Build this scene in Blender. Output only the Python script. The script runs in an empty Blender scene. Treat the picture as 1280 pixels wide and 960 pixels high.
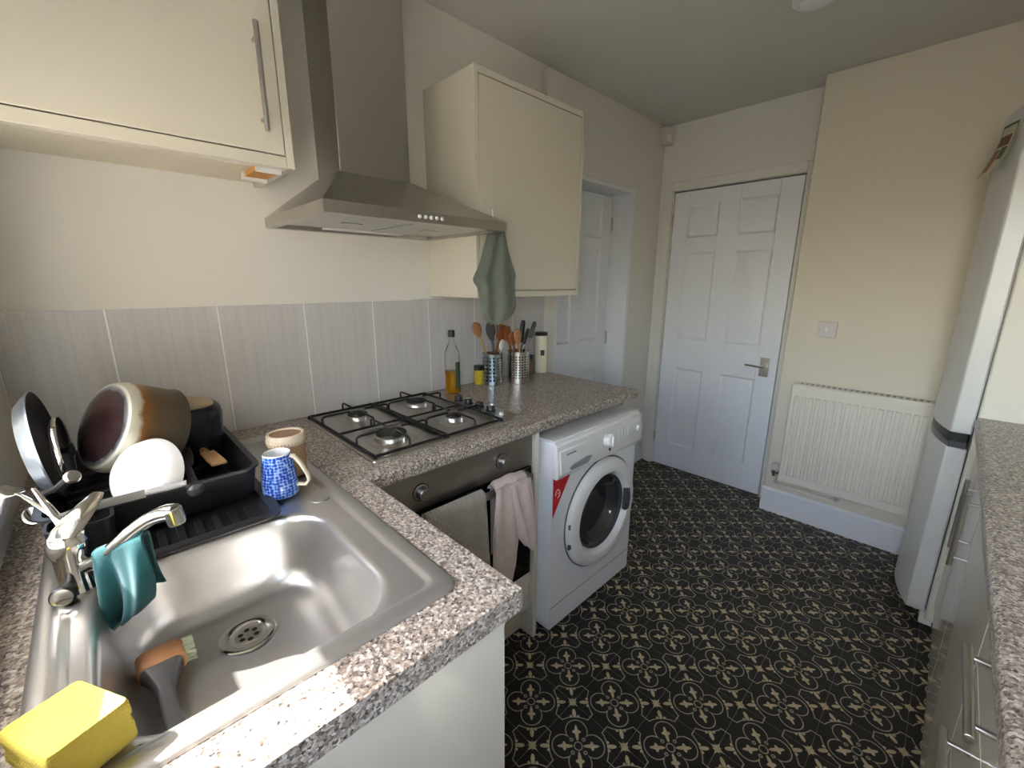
import bpy, math, random
from mathutils import Vector, Matrix
random.seed(7)
R_ = math.radians
scene = bpy.context.scene
COL = scene.collection

# ------------------------------------------------------------------ camera
CAM = Vector((1.5887, .3086, 1.3902)); AZ, PITCH, ROLL, FPX = .7993, .2358, .0032, 533.64
fwd = Vector((-math.sin(AZ)*math.cos(PITCH), math.cos(AZ)*math.cos(PITCH), -math.sin(PITCH)))
rgt = Vector((math.cos(AZ), math.sin(AZ), 0)); upv = rgt.cross(fwd)
rr = math.cos(ROLL)*rgt + math.sin(ROLL)*upv; uu = -math.sin(ROLL)*rgt + math.cos(ROLL)*upv
cd = bpy.data.cameras.new('camera'); cam = bpy.data.objects.new('camera', cd); COL.objects.link(cam)
cd.sensor_width = 36; cd.lens = 36*FPX/1280; cd.clip_start = .02
m = Matrix((rr, uu, -fwd)).transposed().to_4x4(); m.translation = CAM; cam.matrix_world = m
scene.camera = cam

# ------------------------------------------------------------------ world, sun, exposure
scene.view_settings.view_transform = 'Standard'; scene.view_settings.look = 'None'
scene.view_settings.gamma = 1; scene.view_settings.use_curve_mapping = False
scene.view_settings.exposure = 1.3
w = bpy.data.worlds.new('sky'); scene.world = w; w.use_nodes = True
wn = w.node_tree; wn.nodes.clear()
wo = wn.nodes.new('ShaderNodeOutputWorld'); wb = wn.nodes.new('ShaderNodeBackground'); ws = wn.nodes.new('ShaderNodeTexSky')
ws.sky_type = 'NISHITA'; ws.sun_disc = False; ws.sun_elevation = R_(50); ws.sun_rotation = R_(220); ws.dust_density = 2.0; ws.air_density = 1.0
wb.inputs['Strength'].default_value = 3.8
wm_ = wn.nodes.new('ShaderNodeMix'); wm_.data_type = 'RGBA'; wm_.inputs[0].default_value = .68; wm_.inputs[7].default_value = (.62, .59, .545, 1)   # thin cloud
wn.links.new(ws.outputs[0], wm_.inputs[6]); wn.links.new(wm_.outputs[2], wb.inputs[0]); wn.links.new(wb.outputs[0], wo.inputs[0])
SUN_EL, SUN_AZ = 50, 40      # light travels towards +y and +x
sd = bpy.data.lights.new('sun', 'SUN'); sd.energy = 13; sd.angle = R_(.6); sd.color = (1, .97, .92)
so = bpy.data.objects.new('sun', sd); COL.objects.link(so)
ldir = Vector((math.sin(R_(SUN_AZ))*math.cos(R_(SUN_EL)), math.cos(R_(SUN_AZ))*math.cos(R_(SUN_EL)), -math.sin(R_(SUN_EL))))
so.rotation_euler = ldir.to_track_quat('-Z', 'Y').to_euler(); so.location = (1, -3, 5)

# ------------------------------------------------------------------ materials
class NT:
    def __init__(s, name):
        s.m = bpy.data.materials.new(name); s.m.use_nodes = True; s.t = s.m.node_tree; s.t.nodes.clear()
        s.out = s.n('ShaderNodeOutputMaterial'); s.b = s.n('ShaderNodeBsdfPrincipled'); s.l(s.b.outputs[0], s.out.inputs[0])
    def n(s, typ, **k):
        x = s.t.nodes.new(typ)
        for a, b in k.items(): setattr(x, a, b)
        return x
    def l(s, a, b): s.t.links.new(a, b)
    def v(s, inp, val):
        if isinstance(val, (int, float)): inp.default_value = val
        else: s.l(val, inp)
    def math(s, op, a, b=0.0, c=None):
        x = s.n('ShaderNodeMath', operation=op); s.v(x.inputs[0], a); s.v(x.inputs[1], b)
        if c is not None: s.v(x.inputs[2], c)
        return x.outputs[0]
    def coord(s, which='Object', scale=(1, 1, 1)):
        tc = s.n('ShaderNodeTexCoord'); mp = s.n('ShaderNodeMapping'); mp.inputs['Scale'].default_value = scale
        s.l(tc.outputs[which], mp.inputs[0]); return mp.outputs[0]
    def noise(s, co, scale, detail=3, rough=.5):
        x = s.n('ShaderNodeTexNoise'); x.inputs['Scale'].default_value = scale; x.inputs['Detail'].default_value = detail
        x.inputs['Roughness'].default_value = rough; s.l(co, x.inputs['Vector']); return x.outputs['Fac']
    def ramp(s, fac, stops, interp='LINEAR'):
        x = s.n('ShaderNodeValToRGB'); x.color_ramp.interpolation = interp; e = x.color_ramp.elements
        while len(e) < len(stops): e.new(.5)
        for i, (p, c) in enumerate(stops): e[i].position = p; e[i].color = (*c[:3], 1)
        s.l(fac, x.inputs[0]); return x.outputs[0]
    def mix(s, fac, a, b):
        x = s.n('ShaderNodeMix', data_type='RGBA'); s.v(x.inputs[0], fac)
        for i, q in ((6, a), (7, b)):
            if isinstance(q, tuple): x.inputs[i].default_value = (*q[:3], 1)
            else: s.l(q, x.inputs[i])
        return x.outputs[2]
    def bump(s, h, strength=.2, dist=.002):
        x = s.n('ShaderNodeBump'); x.inputs['Strength'].default_value = strength; x.inputs['Distance'].default_value = dist
        s.l(h, x.inputs['Height']); s.l(x.outputs[0], s.b.inputs['Normal'])
    def col(s, c):
        if isinstance(c, tuple): s.b.inputs['Base Color'].default_value = (*c[:3], 1)
        else: s.l(c, s.b.inputs['Base Color'])
    def p(s, **k):
        for a, b in k.items(): s.v(s.b.inputs[a.replace('_', ' ')], b)

def sr(r, g, b):
    f = lambda c: (c/255/12.92) if c/255 <= .04045 else ((c/255+.055)/1.055)**2.4
    return (f(r), f(g), f(b))

def mat(name, c, rough=.5, metal=0., var=.06, vs=8., bump=0., bs=200., coat=0., **k):
    t = NT(name); co = t.coord()
    if var:
        f = t.noise(co, vs, 4); d = tuple(x*(1-var) for x in c); u = tuple(min(1, x*(1+var)) for x in c)
        t.col(t.mix(f, d, u))
    else: t.col(c)
    t.p(Roughness=rough, Metallic=metal)
    if coat: t.p(Coat_Weight=coat, Coat_Roughness=.05)
    if bump: t.bump(t.noise(co, bs, 2), bump, .001)
    for a, b in k.items(): t.p(**{a: b})
    return t.m

def brushed(name, c, rough=.28, stretch=(4, 300, 300), amt=.12, metal=1.0):
    t = NT(name); co = t.coord('Object', stretch); f = t.noise(co, 1, 3, .6); co2 = t.coord(); g = t.noise(co2, 7, 4)
    t.col(t.mix(f, tuple(x*.93 for x in c), c)); t.p(Metallic=metal)
    t.p(Roughness=t.math('ADD', t.math('ADD', rough-amt*.5, t.math('MULTIPLY', f, amt*.5)), t.math('MULTIPLY', g, amt*.5)))
    return t.m

MT = {}
MT['wall'] = mat('wall_paint', sr(228, 224, 214), .85, var=.02, bump=.05, bs=120)
MT['wall_warm'] = mat('warm_wall_paint', sr(226, 216, 196), .85, var=.02, bump=.05, bs=120)  # warmer tone for the projecting far wall
MT['ceiling'] = mat('ceiling_paint', sr(214, 211, 202), .9, var=.02, bump=.05, bs=90)
MT['white_gloss'] = mat('white_gloss_paint', sr(236, 237, 238), .32, var=.015)
MT['cream'] = mat('cream_gloss_laminate', sr(218, 211, 192), .16, var=.015, coat=.35)
MT['cream_edge'] = mat('cream_carcass', sr(220, 210, 186), .4, var=.02)
MT['plinth'] = mat('plinth_laminate', sr(200, 192, 172), .3, var=.02)
MT['chip'] = mat('raw_chipboard', sr(206, 150, 84), .8, var=.25, vs=120)
MT['steel'] = brushed('brushed_steel', (.56, .54, .50), .30)
MT['hood_steel'] = brushed('hood_steel', (.50, .48, .44), .30, (300, 4, 300))
MT['sink_steel'] = brushed('sink_steel', (.54, .53, .51), .30, (6, 60, 60), .03, .85)
MT['oven_steel'] = brushed('oven_steel', (.40, .38, .35), .34, (200, 4, 300))
MT['chrome'] = mat('chrome', (.75, .74, .71), .08, 1., var=.03)
MT['satin'] = mat('satin_nickel', (.55, .52, .48), .28, 1., var=.05)
MT['black'] = mat('black_plastic', sr(30, 31, 33), .38, var=.1)
MT['black_matte'] = mat('black_enamel_iron', sr(26, 25, 24), .5, var=.1, bump=.1, bs=400)
MT['black_gloss'] = mat('black_glass', sr(10, 10, 10), .08, var=0.)
MT['rubber'] = mat('grey_rubber', sr(60, 60, 62), .6, var=.1)
MT['dark_hole'] = mat('dark_recess', sr(12, 12, 12), .8, var=.1)
MT['white_plastic'] = mat('white_appliance_plastic', sr(232, 230, 224), .28, var=.015)
MT['white_enamel'] = mat('white_enamel', sr(230, 230, 228), .3, var=.015)
MT['fridge_white'] = mat('fridge_white', sr(214, 214, 208), .28, var=.015)
MT['fridge_side'] = mat('fridge_cabinet_white', sr(226, 222, 206), .4, var=.02)
MT['grey_plastic'] = mat('grey_plastic', sr(76, 76, 77), .35, var=.08)
MT['mid_grey'] = mat('mid_grey_plastic', sr(150, 150, 150), .4, var=.05)
MT['rad'] = mat('radiator_enamel', sr(232, 224, 206), .32, var=.02)
MT['aged_plastic'] = mat('aged_white_plastic', sr(214, 204, 196), .4, var=.04)
MT['red'] = mat('red_sticker', sr(206, 40, 46), .4, var=.05)
MT['wood'] = mat('beech_wood', sr(172, 122, 80), .55, var=.2, vs=30)
MT['wood_dark'] = mat('dark_wood', sr(140, 78, 38), .55, var=.2, vs=30)
MT['wood_pale'] = mat('pale_wood', sr(205, 165, 115), .55, var=.15, vs=30)
MT['white_china'] = mat('white_china', sr(240, 241, 240), .12, var=.01)
MT['cream_china'] = mat('cream_china', sr(232, 224, 196), .15, var=.02)
MT['stone'] = mat('stoneware', sr(176, 148, 108), .5, var=.15, vs=60)
MT['stone_rim'] = mat('stoneware_rim', sr(226, 212, 186), .45, var=.06, vs=60)
MT['stone_in'] = mat('stoneware_inside', sr(150, 118, 92), .6, var=.15, vs=40)
MT['nonstick'] = mat('nonstick_coating', sr(44, 45, 48), .36, var=.12)
MT['navy_enamel'] = mat('navy_enamel', sr(24, 30, 42), .22, var=.1)
MT['pan_outer'] = mat('pan_aluminium', (.42, .48, .55), .3, .9, var=.15)
MT['pot_body'] = None
MT['beige_base'] = mat('worn_pan_base', sr(176, 158, 128), .5, .2, var=.35, vs=30)
MT['green'] = mat('green_bottle_label', sr(58, 80, 60), .5, var=.15, vs=60)
MT['blue_label'] = mat('blue_wrap', sr(58, 140, 190), .4, var=.3, vs=60)
MT['yellow_pack'] = mat('yellow_pack', sr(206, 182, 50), .5, var=.2, vs=40)
MT['grout'] = mat('grout', sr(240, 240, 238), .85, var=.04)
MT['joint'] = mat('floor_joint', sr(70, 66, 58), .85, var=.04)
MT['brown_glaze'] = mat('brown_glaze', sr(110, 58, 22), .12, var=.3, vs=40)
MT['paper'] = mat('paper_sheet', sr(214, 208, 180), .7, var=.05)
MT['print_green'] = mat('print_green', sr(92, 104, 72), .7, var=.1)
MT['print_brown'] = mat('print_brown', sr(128, 84, 66), .7, var=.3, vs=90)
MT['print_pink'] = mat('print_pink', sr(176, 120, 96), .7, var=.3, vs=90)
MT['drum'] = mat('drum_steel', (.25, .25, .25), .35, 1., var=.3, vs=60)
MT['blind'] = None

def special():
    # granite-effect laminate: voronoi chips of four tones
    t = NT('granite_laminate'); co = t.coord()
    def chips(sc):
        v = t.n('ShaderNodeTexVoronoi'); v.inputs['Scale'].default_value = sc; t.l(co, v.inputs['Vector'])
        s = t.n('ShaderNodeSeparateColor'); t.l(v.outputs['Color'], s.inputs[0]); return s.outputs[0]
    a = chips(240); b = chips(420)
    ca = t.ramp(a, [(0, sr(48, 42, 40)), (.22, sr(136, 120, 106)), (.45, sr(190, 176, 160)), (.72, sr(140, 130, 122)), (.84, sr(226, 220, 210))], 'CONSTANT')
    cb = t.ramp(b, [(0, sr(52, 46, 44)), (.16, sr(168, 156, 142)), (.6, sr(198, 188, 176)), (.8, sr(128, 112, 98))], 'CONSTANT')
    t.col(t.mix(.35, ca, cb)); t.p(Roughness=.3, Specular_IOR_Level=.45)
    MT['granite'] = t.m
    # patterned floor: star at the cell corner, quatrefoil in the middle, 0.2 m cell
    t = NT('patterned_floor'); g = t.n('ShaderNodeNewGeometry'); sp = t.n('ShaderNodeSeparateXYZ'); t.l(g.outputs['Position'], sp.inputs[0])
    M = t.math
    def cell(o, ph):      # offset from the nearest star, -0.1..0.1
        q = M('DIVIDE', M('SUBTRACT', o, ph), .2); q = M('SUBTRACT', q, M('ROUND', q)); return M('MULTIPLY', q, .2)
    sx, sy = cell(sp.outputs[0], 1.304), cell(sp.outputs[1], 1.467)
    a, b = M('ABSOLUTE', sx), M('ABSOLUTE', sy)
    def ln(x, y): return M('SQRT', M('ADD', M('MULTIPLY', x, x), M('MULTIPLY', y, y)))
    def below(d, e): return M('LESS_THAN', d, e)
    def line(d, w_): return below(M('ABSOLUTE', d), w_)
    def ell(x, y, cx, rx, ry): return below(ln(M('DIVIDE', M('SUBTRACT', x, cx), rx), M('DIVIDE', y, ry)), 1.0)
    def mx(*xs):
        r = xs[0]
        for x in xs[1:]: r = M('MAXIMUM', r, x)
        return r
    # concave frame round each star
    qx, qy = M('SUBTRACT', .1, a), M('SUBTRACT', .1, b)
    fr = mx(M('SUBTRACT', .0905, ln(qx, qy)), M('SUBTRACT', mx(a, b), .072))
    lines = line(fr, .0016)
    # 45 degree coordinates about star and quatrefoil
    def rot45(x, y):
        m_ = M('ABSOLUTE', M('MULTIPLY', M('ADD', x, y), .70711)); n_ = M('ABSOLUTE', M('MULTIPLY', M('SUBTRACT', x, y), .70711)); return m_, n_
    m_, n_ = rot45(qx, qy)
    quat = M('MINIMUM', M('MINIMUM', ln(M('SUBTRACT', m_, .046), n_), ln(m_, M('SUBTRACT', n_, .046))), M('ADD', ln(m_, n_), .006))
    lines = mx(lines, line(M('SUBTRACT', quat, .034), .0017), line(M('SUBTRACT', ln(m_, n_), .012), .0018))
    lines = mx(lines, line(M('SUBTRACT', ln(M('SUBTRACT', m_, .019), M('SUBTRACT', n_, .019)), .0045), .0015))
    petals = mx(ell(m_, n_, .040, .024, .0055), ell(n_, m_, .040, .024, .0055), ell(m_, n_, .043, .0060, .0135), ell(n_, m_, .043, .0060, .0135))
    sm, sn = rot45(sx, sy)
    star = below(M('ADD', M('SQRT', a), M('SQRT', b)), .170)
    star2 = below(M('ADD', M('SQRT', sm), M('SQRT', sn)), .140)
    spet = mx(ell(sm, sn, .0385, .0150, .0062), ell(sn, sm, .0385, .0150, .0062), below(ln(M('SUBTRACT', sm, .049), M('SUBTRACT', sn, .012)), .0045), below(ln(M('SUBTRACT', sn, .049), M('SUBTRACT', sm, .012)), .0045))
    axis = mx(below(a, .0008), below(b, .0008))
    nz = t.noise(t.coord('Object', (1, 1, 1)), 25, 4)
    dark = t.ramp(nz, [(.3, sr(22, 21, 18)), (.7, sr(34, 31, 25))])
    cream = t.ramp(nz, [(.3, sr(176, 158, 122)), (.7, sr(206, 190, 156))])
    greyl = t.ramp(nz, [(.3, sr(150, 142, 120)), (.7, sr(178, 170, 148))])
    c = t.mix(axis, dark, sr(110, 105, 92)); c = t.mix(lines, c, greyl); c = t.mix(mx(petals, star, star2, spet), c, cream)
    t.col(c); t.p(Roughness=.42, Specular_IOR_Level=.35)
    MT['floor'] = t.m
    # wall tile with fine vertical streaks
    t = NT('streaked_wall_tile'); f = t.noise(t.coord('Object', (1, 170, 2.0)), 1, 4, .7); f2 = t.noise(t.coord('Object', (1, 40, 1)), 1, 2)
    t.col(t.ramp(t.math('ADD', t.math('MULTIPLY', f, .7), t.math('MULTIPLY', f2, .3)), [(.3, sr(194, 192, 189)), (.7, sr(210, 208, 206))])); t.p(Roughness=.3)
    t.bump(f, .04, .0004); MT['tile'] = t.m
    # burnt steel pot: steel-brown body darker towards the rim, scorched near the base (local z = along pot axis)
    t = NT('scorched_pot'); nz = t.noise(t.coord(), 18, 5, .6); nz2 = t.noise(t.coord(), 55, 4, .6)
    tc = t.n('ShaderNodeTexCoord'); s2 = t.n('ShaderNodeSeparateXYZ'); t.l(tc.outputs['Object'], s2.inputs[0])
    h = t.math('ADD', s2.outputs[2], t.math('MULTIPLY', t.math('SUBTRACT', nz, .5), .035))
    t.col(t.ramp(t.math('DIVIDE', h, .12), [(0.0, sr(190, 190, 176)), (.13, sr(196, 192, 172)), (.2, sr(140, 96, 48)), (.38, sr(98, 82, 60)), (.7, sr(84, 76, 62)), (1., sr(70, 66, 58))]))
    t.p(Roughness=t.math('ADD', .25, t.math('MULTIPLY', nz2, .2)), Metallic=.55); MT['pot_body'] = t.m
    t = NT('scorched_pot_base'); nz = t.noise(t.coord(), 22, 5, .65)
    s3 = t.n('ShaderNodeTexCoord'); s4 = t.n('ShaderNodeSeparateXYZ'); t.l(s3.outputs['Object'], s4.inputs[0])
    rad = t.math('ADD', ln2(t, s4), t.math('MULTIPLY', t.math('SUBTRACT', nz, .5), .03))
    t.col(t.ramp(t.math('DIVIDE', rad, .105), [(0, sr(58, 40, 44)), (.45, sr(84, 58, 60)), (.68, sr(70, 62, 66)), (.8, sr(178, 184, 190)), (.9, sr(120, 122, 128)), (1, sr(196, 196, 186))]))
    t.p(Roughness=.22, Metallic=.6); MT['pot_base'] = t.m
    # blue patterned mug glaze
    t = NT('blue_pattern_glaze'); v = t.n('ShaderNodeTexVoronoi'); v.inputs['Scale'].default_value = 150; v.inputs['Randomness'].default_value = .35
    t.l(t.coord(), v.inputs['Vector'])
    t.col(t.ramp(v.outputs['Distance'], [(.0, sr(20, 40, 120)), (.34, sr(30, 64, 170)), (.5, sr(60, 104, 200)), (.62, sr(150, 186, 230))])); t.p(Roughness=.14, Coat_Weight=.4)
    MT['blue_glaze'] = t.m
    # sponge
    t = NT('yellow_sponge'); co = t.coord(); f = t.noise(co, 14, 3); v = t.n('ShaderNodeTexVoronoi'); v.inputs['Scale'].default_value = 420; t.l(co, v.inputs['Vector'])
    t.col(t.mix(f, sr(200, 180, 66), sr(220, 200, 92))); t.p(Roughness=.9); t.bump(v.outputs['Distance'], .6, .0015); MT['sponge'] = t.m
    # cloths
    def cloth(nm, c, c2, sc=700, strength=.5, quilt=False, patt=None):
        t = NT(nm); co = t.coord(); f = t.noise(co, 30, 4); q = t.noise(co, sc, 2)
        cc = t.mix(f, c, c2)
        if patt:
            v = t.n('ShaderNodeTexVoronoi'); v.inputs['Scale'].default_value = 26; t.l(co, v.inputs['Vector'])
            cc = t.mix(t.math('LESS_THAN', v.outputs['Distance'], .28), cc, patt)
        t.col(cc); t.p(Roughness=.92, Sheen_Weight=.25)
        if quilt:
            s5 = t.n('ShaderNodeSeparateXYZ'); t.l(t.coord(), s5.inputs[0])
            u_ = t.math('SINE', t.math('MULTIPLY', t.math('ADD', s5.outputs[1], s5.outputs[2]), 150)); v_ = t.math('SINE', t.math('MULTIPLY', t.math('SUBTRACT', s5.outputs[1], s5.outputs[2]), 150))
            hgt = t.math('MINIMUM', t.math('ABSOLUTE', u_), t.math('ABSOLUTE', v_)); t.bump(hgt, .7, .004)
        else: t.bump(q, strength, .001)
        return t.m
    MT['teal'] = cloth('teal_microfibre', sr(0, 60, 66), sr(2, 82, 86))
    MT['green_towel'] = cloth('grey_green_terry', sr(92, 98, 86), sr(120, 126, 112), 320, .9)
    MT['quilt'] = cloth('quilted_grey_cotton', sr(158, 152, 138), sr(180, 174, 160), quilt=True)
    MT['pink_towel'] = cloth('pale_pink_linen', sr(192, 172, 160), sr(216, 200, 188), patt=sr(200, 180, 168))
    # perforated holders
    def perforated(nm, base, hole, n_around, pitch):
        t = NT(nm); s = t.n('ShaderNodeSeparateXYZ'); t.l(t.coord(), s.inputs[0])
        ang = t.math('MULTIPLY', t.math('ARCTAN2', s.outputs[1], s.outputs[0]), n_around/2)
        du = t.math('ABSOLUTE', t.math('SINE', ang)); dv = t.math('ABSOLUTE', t.math('SINE', t.math('MULTIPLY', s.outputs[2], math.pi/pitch)))
        hl = t.math('GREATER_THAN', t.math('MULTIPLY', du, dv), .62)
        ok = t.math('MULTIPLY', t.math('GREATER_THAN', s.outputs[2], .022), t.math('LESS_THAN', s.outputs[2], .135))
        hl = t.math('MULTIPLY', hl, ok)
        t.col(t.mix(hl, base, hole)); t.p(Metallic=t.math('SUBTRACT', 1, hl), Roughness=.22); return t.m
    MT['perf'] = perforated('perforated_steel', (.66, .64, .60), sr(30, 28, 26), 22, .0125)
    MT['perf_blue'] = perforated('perforated_steel_with_blue_wrap', (.40, .52, .60), sr(26, 40, 60), 16, .018)
    # glass and oil
    t = NT('clear_bottle_glass'); t.col((.92, .95, .92)); t.p(Roughness=.03, Transmission_Weight=1.0, IOR=1.25); MT['glass'] = t.m
    t = NT('amber_oil'); t.col(sr(222, 160, 30)); t.p(Roughness=.05, Transmission_Weight=.55, IOR=1.3); MT['oil'] = t.m
    t = NT('window_glass'); tr = t.n('ShaderNodeBsdfTransparent'); gl = t.n('ShaderNodeBsdfGlossy'); gl.inputs['Roughness'].default_value = .02
    mxs = t.n('ShaderNodeMixShader'); mxs.inputs[0].default_value = .06; t.l(tr.outputs[0], mxs.inputs[1]); t.l(gl.outputs[0], mxs.inputs[2]); t.l(mxs.outputs[0], t.out.inputs[0]); MT['pane'] = t.m
    t = NT('washer_door_glass'); t.col((.03, .03, .03)); t.p(Roughness=.06, Coat_Weight=.5); MT['porthole'] = t.m
    t = NT('blind_fabric'); df = t.n('ShaderNodeBsdfDiffuse'); df.inputs[0].default_value = (.85, .85, .82, 1); tl = t.n('ShaderNodeBsdfTranslucent'); tl.inputs[0].default_value = (.42, .43, .43, 1)
    mxs = t.n('ShaderNodeMixShader'); mxs.inputs[0].default_value = .5; t.l(df.outputs[0], mxs.inputs[1]); t.l(tl.outputs[0], mxs.inputs[2]); t.l(mxs.outputs[0], t.out.inputs[0]); MT['blind'] = t.m
    t = NT('lamp_glow'); t.b.inputs['Emission Color'].default_value = (1, .72, .42, 1); t.p(Emission_Strength=6.0); MT['glow'] = t.m
    # mesh filter
    t = NT('hood_filter_mesh'); v = t.n('ShaderNodeTexChecker'); v.inputs['Scale'].default_value = 260; v.inputs[1].default_value = (.62, .62, .60, 1); v.inputs[2].default_value = (.40, .40, .39, 1)
    t.l(t.coord(), v.inputs['Vector']); t.col(v.outputs[0]); t.p(Metallic=.9, Roughness=.4); MT['filter'] = t.m
def ln2(t, s):
    return t.math('SQRT', t.math('ADD', t.math('MULTIPLY', s.outputs[0], s.outputs[0]), t.math('MULTIPLY', s.outputs[1], s.outputs[1])))
special()

# ------------------------------------------------------------------ mesh helpers
ORG = {}
class G:
    def __init__(s): s.v = []; s.f = []
    def add(s, vs, fs):
        k = len(s.v); s.v += [tuple(x) for x in vs]; s.f += [tuple(i+k for i in f) for f in fs]; return s
    def box(s, x0, y0, z0, x1, y1, z1):
        return s.add([(x0,y0,z0),(x1,y0,z0),(x1,y1,z0),(x0,y1,z0),(x0,y0,z1),(x1,y0,z1),(x1,y1,z1),(x0,y1,z1)],
                     [(0,3,2,1),(4,5,6,7),(0,1,5,4),(1,2,6,5),(2,3,7,6),(3,0,4,7)])
    def loft(s, rings, cap0=True, cap1=True, closed=True):
        n = len(rings[0]); vs = [p for r in rings for p in r]; fs = []
        for i in range(len(rings)-1):
            for j in range(n if closed else n-1):
                a, b = i*n+j, i*n+(j+1) % n; fs.append((a, b, b+n, a+n))
        if cap0: fs.append(tuple(reversed(range(n))))
        if cap1: fs.append(tuple(range((len(rings)-1)*n, len(rings)*n)))
        return s.add(vs, fs)
    def frame(s, ax):
        ax = Vector(ax).normalized(); t = Vector((0,0,1)) if abs(ax.z) < .9 else Vector((1,0,0))
        u = ax.cross(t).normalized(); return ax, u, ax.cross(u)
    def lathe(s, prof, o, ax=(0,0,1), n=32, cap0=False, cap1=False):
        ax, u, v = s.frame(ax); o = Vector(o)
        return s.loft([[o+ax*h+(u*math.cos(2*math.pi*k/n)+v*math.sin(2*math.pi*k/n))*max(r, 1e-5) for k in range(n)] for r, h in prof], cap0, cap1)
    def cyl(s, p0, p1, r0, r1=None, n=20):
        p0, p1 = Vector(p0), Vector(p1); d = p1-p0
        return s.lathe([(r0, 0), (r0 if r1 is None else r1, d.length)], p0, d, n, True, True)
    def tube(s, path, r, n=10, flat=1.0):
        P = [Vector(p) for p in path]; rs = r if isinstance(r, (list, tuple)) else [r]*len(P); rings = []
        d0 = (P[1]-P[0]).normalized(); _, u, v = s.frame(d0)
        for i, p in enumerate(P):
            d = (P[min(i+1, len(P)-1)]-P[max(i-1, 0)]).normalized()
            u = (u-d*u.dot(d)).normalized(); v = d.cross(u)
            rings.append([p+(u*math.cos(2*math.pi*k/n)+v*math.sin(2*math.pi*k/n)*flat)*rs[i] for k in range(n)])
        return s.loft(rings)
    def prism(s, poly, axis, a, b):
        f = {'x': lambda p, t: (t, p[0], p[1]), 'y': lambda p, t: (p[0], t, p[1]), 'z': lambda p, t: (p[0], p[1], t)}[axis]
        return s.loft([[f(p, a) for p in poly], [f(p, b) for p in poly]])
    def grid(s, fn, nu, nv):
        vs = [fn(i/nu, j/nv) for j in range(nv+1) for i in range(nu+1)]
        fs = [(j*(nu+1)+i, j*(nu+1)+i+1, (j+1)*(nu+1)+i+1, (j+1)*(nu+1)+i) for j in range(nv) for i in range(nu)]
        return s.add(vs, fs)

def put(g, name, mt, parent=None, bevel=0, seg=2, smooth=35, solid=0, sub=0, pivot=None, fix=True):
    """link the geometry as one mesh object; world coordinates in, parent is an empty or a mesh"""
    off = Vector(ORG.get(parent.name, (0,0,0))) if parent else Vector((0,0,0))
    pv = Vector(pivot) if pivot is not None else off
    me = bpy.data.meshes.new(name); me.from_pydata([tuple(Vector(p)-pv) for p in g.v], [], g.f)
    if fix:
        import bmesh
        b = bmesh.new(); b.from_mesh(me); bmesh.ops.recalc_face_normals(b, faces=b.faces); b.to_mesh(me); b.free()
    me.materials.append(MT[mt] if isinstance(mt, str) else mt)
    if smooth:
        me.shade_smooth(); me.set_sharp_from_angle(angle=R_(smooth))
    o = bpy.data.objects.new(name, me); COL.objects.link(o)
    o.location = pv-off
    if parent: o.parent = parent
    ORG[o.name] = tuple(pv)
    if solid:
        q = o.modifiers.new('thickness', 'SOLIDIFY'); q.thickness = solid; q.offset = 0
    if bevel:
        q = o.modifiers.new('bevel', 'BEVEL'); q.width = bevel; q.segments = seg; q.limit_method = 'ANGLE'; q.angle_limit = R_(40)
    if sub:
        q = o.modifiers.new('sub', 'SUBSURF'); q.levels = sub; q.render_levels = sub
    return o
def box(name, mt, a, b, parent=None, bevel=0, **k): return put(G().box(*a, *b), name, mt, parent, bevel, **k)
def tag(o, label, cat, group=None):
    o['label'] = label; o['category'] = cat
    if group: o['group'] = group
    return o
def thing(name, label, cat, loc, group=None):
    o = bpy.data.objects.new(name, None); COL.objects.link(o); o.location = loc; o.empty_display_size = .05
    ORG[o.name] = tuple(loc); return tag(o, label, cat, group)
def struct(o): o['kind'] = 'structure'; return o
def clone(o, loc, parent=None):
    c = o.copy(); COL.objects.link(c); c.location = loc
    if parent: c.parent = parent
    return c
def rrect(x0, y0, x1, y1, r, n=8):
    out = []
    for cx, cy, a0 in ((x1-r, y1-r, 0), (x0+r, y1-r, 90), (x0+r, y0+r, 180), (x1-r, y0+r, 270)):
        for k in range(n+1):
            a = R_(a0+90*k/n); out.append((cx+r*math.cos(a), cy+r*math.sin(a)))
    return out
def bezier(p0, p1, p2, p3, n=12):
    p0, p1, p2, p3 = map(Vector, (p0, p1, p2, p3))
    return [p0*(1-t)**3+p1*3*t*(1-t)**2+p2*3*t*t*(1-t)+p3*t**3 for t in [i/n for i in range(n+1)]]

# ------------------------------------------------------------------ room shell
XW, YN, YF, YP, ZC = 2.30, .125, 3.31, 3.155, 2.41       # right wall, window wall, far wall, projecting far wall, ceiling
floor = struct(box('floor', 'joint', (-.25, -.1, -.08), (2.45, 3.5, -.004)))
protos = {}
def floor_tiles():
    xs = [1.304+.2*i for i in range(-8, 8)]; ys = [1.467+.2*j for j in range(-9, 12)]; gp = .0005
    for x in xs:
        for y in ys:
            x0, x1, y0, y1 = max(x, 0), min(x+.2, XW), max(y, YN), min(y+.2, YF)
            if x1-x0 < .005 or y1-y0 < .005: continue
            x0, x1, y0, y1 = x0+gp, x1-gp, y0+gp, y1-gp; key = (round(x1-x0, 4), round(y1-y0, 4))
            if key in protos: clone(protos[key], (x0, y0, 0), floor)
            else:
                o = put(G().box(0, 0, -.004, key[0], key[1], 0), 'floor_tile', 'floor', floor, smooth=0); o.location = (x0, y0, 0); protos[key] = o
floor_tiles()
struct(box('ceiling', 'ceiling', (-.25, -.1, ZC), (2.45, 3.5, ZC+.1)))
DY0, DY1, DZ = 2.19, 2.968, 1.972     # doorway in the left wall
wl = struct(put(G().box(-.22, -.1, 0, 0, DY0, ZC).box(-.22, DY0, DZ, 0, DY1, ZC).box(-.22, DY1, 0, 0, YF, ZC), 'wall_left', 'wall', smooth=0))
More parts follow.
